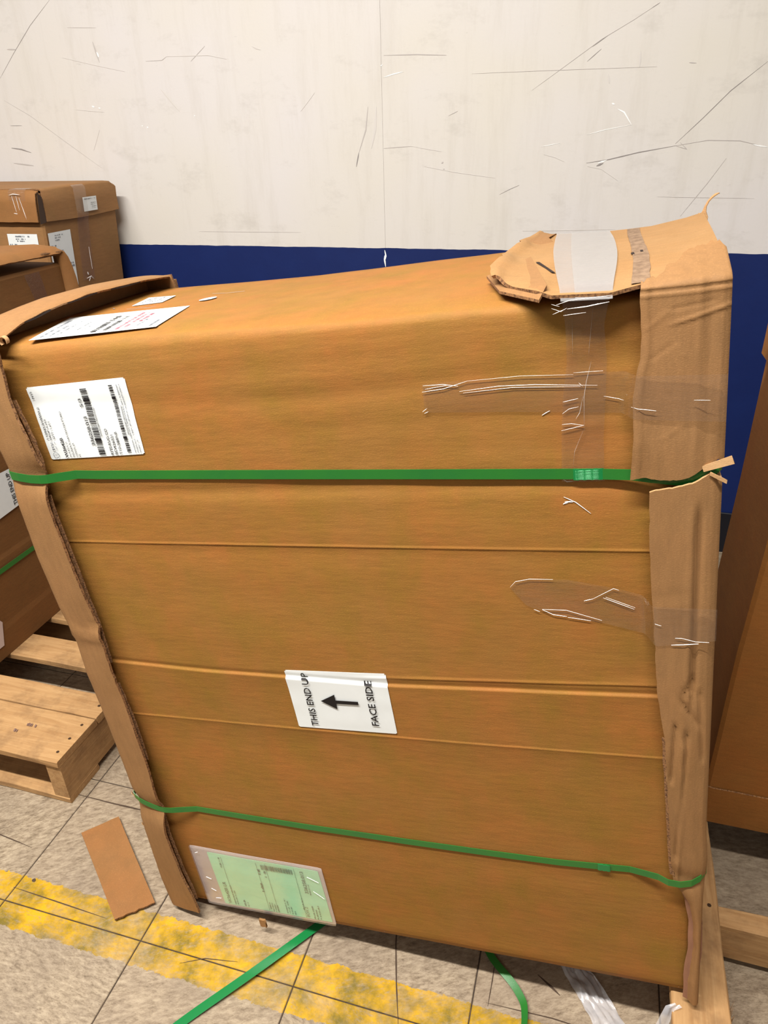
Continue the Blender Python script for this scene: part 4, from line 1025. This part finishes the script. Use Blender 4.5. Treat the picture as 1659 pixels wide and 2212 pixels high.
for wd, pa in ((.0015, [(-.095, 1.172), (-.080, 1.175), (-.055, 1.173)]), (.0008, [(-.085, 1.17), (-.078, 1.125)]), (.0008, [(-.070, 1.17), (-.066, 1.13)]), (.001, [(-.060, 1.165), (-.050, 1.12), (-.046, 1.105)]), (.0012, [(-.088, 1.122), (-.075, 1.12)])):
    bm = bmesh.new(); ridge(bm, pa, wd, lambda a, b, h: bl_(a, 1.939-h, b), .001); link('tape_wrinkle', bm, M['wrinkle'], BB)
bm = bmesh.new()
for wd, pa in ((.003, [(2.118, .925), (2.122, .915)]), (.0015, [(2.11, .905), (2.135, .908), (2.147, .897)]), (.0012, [(2.12, .895), (2.13, .905)]), (.001, [(2.143, 1.00), (2.145, .93)])):
    bm = bmesh.new(); ridge(bm, pa, wd, lambda a, b, h: bl_(0.0035+h, a, b), .001); link('tape_wrinkle', bm, M['wrinkle'], BB)

# ---------------------------------------------------------------- strapped box on the left pallet
MB = empty('cardboard_box', (-1.61, 1.35, 0.1305)); tag(MB, 'strapped cardboard box on the left pallet behind the big one', 'box')
XM = -1.384
def ml(x, y, z): return Vector((x-MB.location.x, y-MB.location.y, z-MB.location.z))
bm = bmesh.new(); rings = []
zs = [0.1310, .16, .20, .216, .222, .30, .38, .392, .398, .5, .62, .64, .70, .715, .722, .85, .97, 1.02, 1.028]
for z in zs:
    ins_ = 0.0025*math.exp(-((z-.219)/.004)**2)+0.0028*math.exp(-((z-.395)/.004)**2)+0.0022*math.exp(-((z-.718)/.004)**2)+(0.006 if z > 1.025 else 0)
    r = []
    for x, y in ((-1.80, 1.04), (XM-0.006-ins_, 1.04), (XM-ins_, 1.046), (XM-ins_-0.002, 1.36), (XM-ins_, 1.672), (XM-0.006-ins_, 1.678), (-1.80, 1.678)):
        r.append(bm.verts.new(ml(x, y, z)))
    rings.append(r)
for i in range(len(zs)-1):
    for k in range(7): bm.faces.new((rings[i][k], rings[i][(k+1) % 7], rings[i+1][(k+1) % 7], rings[i+1][k]))
bm.faces.new(rings[0][::-1]); bm.faces.new(rings[-1])
link('box_body', bm, M['box_shaded'], MB)
bm = bmesh.new(); pts = []
for i in range(31):                      # lifted top cap flap
    y = lerp(1.40, 1.675, i/30); up = 0.024-0.012*sstep(1.40, 1.67, y)
    pts.append([ml(-1.80, y, 1.045+up), ml(-1.45, y, 1.066+up*0.6), ml(-1.385, y, 1.062+up*0.5+0.0015*nz(y*40, 1)), ml(-1.372, y, 1.050+up*0.3+0.002*nz(y*40, 4))])
grid(bm, pts, 0.005, me=1, flip=True); bmesh.ops.recalc_face_normals(bm, faces=bm.faces)
cf = link('top_flap', bm, [M['scrap'], M['edge']], MB)
bm = bmesh.new(); pts = []
BK = [(1.06, .004), (1.045, .020), (1.02, .034), (.99, .046), (.965, .050), (.92, .034), (.86, .020), (.5, .016), (.15, .016)]
for z, l in BK:
    e = 1.684+l*0.55+0.002*nz(z*30, 2); pts.append([ml(XM-0.02, 1.684, z), ml(XM+0.006, 1.676, z), ml(XM+0.012, e, z-0.004)])
grid(bm, pts, 0.004, me=1, flip=True); bmesh.ops.recalc_face_normals(bm, faces=bm.faces); link('torn_end_cap', bm, [M['scrap'], M['edge']], MB)
bm = bmesh.new(); pts = []
for i in range(9):
    t = i/8; y = lerp(1.60, 1.685, t)
    pts.append([ml(-1.392, y, 1.066-0.004*t), ml(-1.375+0.003*math.sin(9*t), y+.002, 1.058-0.003*t), ml(-1.382, y, 1.050-0.002*t)])
grid(bm, pts, 0.0015); bmesh.ops.recalc_face_normals(bm, faces=bm.faces); link('torn_flute', bm, M['edge'], cf)
bm = bmesh.new(); bm.faces.new([bm.verts.new(ml(XM+0.0022, y, z)) for y, z in ((1.245, .482), (1.352, .490), (1.352, .588), (1.245, .592))])
l = link('direction_label', bm, M['label'], MB)
bm = bmesh.new(); text_mesh(bm, 'THIS END UP', lambda r, q: ml(XM+0.0032, 1.318-q, r), 0.0120, 0.494, 0.0, 0.088, 0.012)
for p4 in ([(1.343, .548), (1.352, .552), (1.352, .540)],): bm.faces.new([bm.verts.new(ml(XM+0.0032, y, z)) for y, z in p4])
link('printed_text', bm, M['ink'], l)
bm = bmesh.new(); bm.faces.new([bm.verts.new(ml(XM+0.0014, y, z)) for y, z in ((1.04, .168), (1.150, .166), (1.166, .228), (1.12, .30), (1.04, .30))]); link('plastic_pouch', bm, M['pouch_back'], MB)
bm = bmesh.new(); bm.faces.new([bm.verts.new(ml(XM+0.0016, y, z)) for y, z in ((1.560, .93), (1.605, .93), (1.590, 1.02), (1.535, 1.02))]); link('packing_tape', bm, M['tape'], MB)
pth = []
P4 = [(XM+0.0025, 1.04), (XM+0.0020, 1.36), (XM+0.0025, 1.672), (XM-0.004, 1.6835), (-1.80, 1.6835), (-1.805, 1.68), (-1.805, 1.038), (-1.80, 1.0345), (XM-0.004, 1.0345)]
sm = strap_loop('strap', [tuple(ml(x, y, .356)) for x, y in P4], 0.013, M['strap'], MB)

# ---------------------------------------------------------------- box on the right pallet
RB = empty('cardboard_box', (0.62, 1.24, 0.1235)); tag(RB, 'plain cardboard box standing on the right pallet', 'box')
def rl(x, y, z): return Vector((x-RB.location.x, y-RB.location.y, z-RB.location.z))
def rx(z): return interp(z, [(.12, .286), (.33, .284), (.50, .281), (.70, .284), (1.3, .282)])
bm = bmesh.new(); rings = []
zs = [.1240, .16, .21, .25, .315, .42, .52, .62, .72, .82, .92, 1.03, 1.2, 1.28]
FY = 1.087
for z in zs:
    x = rx(z)+0.002; r = []
    for a, y in ((x+0.006, FY), (.60, FY-0.004*math.sin((z-.12)*2.6)), (.95, FY), (.956, FY+0.006), (.956, 1.370), (.95, 1.375), (x+0.006, 1.375), (x, 1.369), (x, FY+0.006)): r.append(bm.verts.new(rl(a, y, z)))
    rings.append(r)
for i in range(len(zs)-1):
    for k in range(9): bm.faces.new((rings[i][k], rings[i][(k+1) % 9], rings[i+1][(k+1) % 9], rings[i+1][k]))
bm.faces.new(rings[0][::-1]); bm.faces.new(rings[-1]); link('box_body', bm, M['box_warm'], RB)
def wrapcap(za, zb, off, name, wave):
    bm = bmesh.new(); pts = []
    per = [(.956, 1.25), (.953, FY+0.002)] + [(lerp(.95, .30, k/16), FY) for k in range(17)] + [('c', 0), ('l', FY+0.01), ('l', 1.24), ('l', 1.365)]
    for i in range(7):
        z = lerp(za, zb, i/6); row = []
        for j, (a, b) in enumerate(per):
            zz_ = z + (wave*nz(j*0.5, 3)+wave*0.8*math.sin(j*0.30) if i == (6 if wave > 0 else 0) else 0)
            x = rx(zz_)
            if a == 'c': p = (x-off*0.5, FY-off*0.6)
            elif a == 'l': p = (x-off, b)
            else: p = (max(a, x+0.004), b-off if b == FY else b)
            row.append(rl(p[0], p[1], zz_))
        pts.append(row)
    grid(bm, pts, 0.003, me=1); bmesh.ops.recalc_face_normals(bm, faces=bm.faces); return link(name, bm, [M['box_warm'], M['edge']], RB)
tag(wrapcap(.1240, .214, 0.005, 'end_cap', 0.004), 'bottom end cap')
tag(wrapcap(0.960, 1.29, 0.009, 'end_cap', -0.004), 'top end cap')

# ---------------------------------------------------------------- loose things on the floor
# piece of cardboard
cs = [(-.942, .814), (-.889, .871), (-.703, .717), (-.758, .666)]
cen = (-.823, .767)
CP = None
bm = bmesh.new(); pts = []; n = 22; k2 = 10
for i in range(n+1):
    u = i/n; row = []
    for j in range(k2+1):
        v = j/k2
        a = [lerp(cs[0][c], cs[3][c], u) for c in (0, 1)]; b = [lerp(cs[1][c], cs[2][c], u) for c in (0, 1)]
        x, y = lerp(a[0], b[0], v), lerp(a[1], b[1], v)
        rag = (0.004*nz(v*9, 2)+0.002*nz(v*30, 5)) if i == n else 0
        z = 0.0085+0.0030*math.sin(math.pi*u)+0.0015*nz(u*4, v*3, 1)
        row.append(Vector((x-cen[0]+rag*0.7, y-cen[1]-rag*0.6, z)))
    pts.append(row)
grid(bm, pts, 0.0040, me=1, flip=True); bmesh.ops.recalc_face_normals(bm, faces=bm.faces)
CP = link('cardboard_piece', bm, [M['scrap'], M['edge']]); CP.location = (cen[0], cen[1], -0.0035)
tag(CP, 'loose rectangular piece of cardboard lying on the tile floor', 'cardboard piece')
def ribbon(name, path, wd, mat, label, tw=0.0, cat='strap'):
    bm = bmesh.new(); n = len(path); pts = []; fine = []
    for i in range(n-1):
        for k in range(8): fine.append([lerp(path[i][c], path[i+1][c], k/8) for c in range(3)])
    fine.append(list(path[-1])); n = len(fine)
    for _ in range(6):
        fine = [fine[0]]+[[(fine[i-1][c]+2*fine[i][c]+fine[i+1][c])/4 for c in range(3)] for i in range(1, n-1)]+[fine[-1]]
    o = Vector((fine[0][0], fine[0][1], 0))
    for i, p in enumerate(fine):
        a = fine[max(0, i-1)]; b = fine[min(n-1, i+1)]; d = Vector((b[0]-a[0], b[1]-a[1], 0)).normalized(); s = Vector((-d.y, d.x, 0)); ang = tw[0]+(tw[1]-tw[0])*i/n if tw else 0
        s = s*math.cos(ang)+Vector((0, 0, 1))*math.sin(ang)
        pts.append([Vector(p)-s*wd/2-o, Vector(p)-o+Vector((0, 0, 0.0003)), Vector(p)+s*wd/2-o])
    grid(bm, pts, 0.0007, flip=True); bmesh.ops.recalc_face_normals(bm, faces=bm.faces); ob = link(name, bm, mat); ob.location = o; tag(ob, label, cat); return ob
ribbon('strap', [(-.60, .455, .003), (-.547, .541, .003), (-.463, .644, .010), (-.392, .745, .006), (-.36, .79, .003), (-.30, .86, .003)], .0155, M['strap2'], 'loose green strap crossing the yellow line from under the big box', (0.0, 0.0))
ribbon('strap', [(-.11, .86, .006), (-.065, .785, .008), (-.018, .748, .009), (.003, .722, .009), (.007, .695, .010), (.006, .64, .009)], .0125, M['strap'], 'short green strap end curving out below the big box', (0.15, 0.9))
# crumpled stretch wrap
def crumple(name, path, wd, label, amp=0.012, seed=0, flat=0.35):
    bm = bmesh.new(); n = len(path); fine = []
    for i in range(n-1):
        for k in range(10): fine.append([lerp(path[i][c], path[i+1][c], k/10) for c in range(4)])
    fine.append(list(path[-1])); pts = []; n = len(fine); o = Vector((fine[0][0], fine[0][1], 0))
    for i, p in enumerate(fine):
        a = fine[max(0, i-1)]; b = fine[min(n-1, i+1)]; d = Vector((b[0]-a[0], b[1]-a[1], 0)).normalized(); s = Vector((-d.y, d.x, 0)); row = []
        for k in range(15):
            t = k/14-0.5; h = abs(nz(t*9+seed, i*0.08, seed))*amp*2 + abs(nz(t*22, i*0.2, seed+4))*amp*0.6
            row.append(Vector((p[0], p[1], p[2]+0.0012+h))+s*(t*p[3]*wd)-o)
        pts.append(row)
    grid(bm, pts, 0.0); ob = link(name, bm, M['wrap'], smooth=True); ob.location = o; tag(ob, label, 'plastic wrap'); return ob
crumple('plastic_wrap', [(.045, .86, 0, .7), (.080, .80, 0, .8), (.105, .775, 0, 1.0), (.135, .735, 0, 1.2), (.160, .69, 0, 1.3), (.19, .62, 0, 1.3)], .042, 'crumpled clear stretch wrap trailing from under the big box', 0.012, 2)
crumple('plastic_wrap', [(.40, .918, 0, 1), (.375, .914, 0, 1.0), (.345, .908, 0, .8)], .024, 'small clear plastic strip on the floor beside right pallet stringer', 0.008, 5)
bm = bmesh.new(); pts = []
PT = [(.228, .722, .1275, .010), (.216, .716, .124, .012), (.212, .712, .10, .014), (.208, .708, .07, .016), (.202, .704, .035, .022), (.195, .700, .004, .026)]
for x, y, z, wd in PT: pts.append([Vector((x-wd/2, y-0.004, z)), Vector((x-wd/5, y-0.008, z+.001)), Vector((x+wd/6, y-0.005, z)), Vector((x+wd/2, y-0.009, z+.001))])
grid(bm, pts); wt = link('tape_tail', bm, M['wrap'], smooth=True); tag(wt, 'twisted clear tape tail hanging off the right pallet corner', 'tape')
bpy.context.view_layer.update()
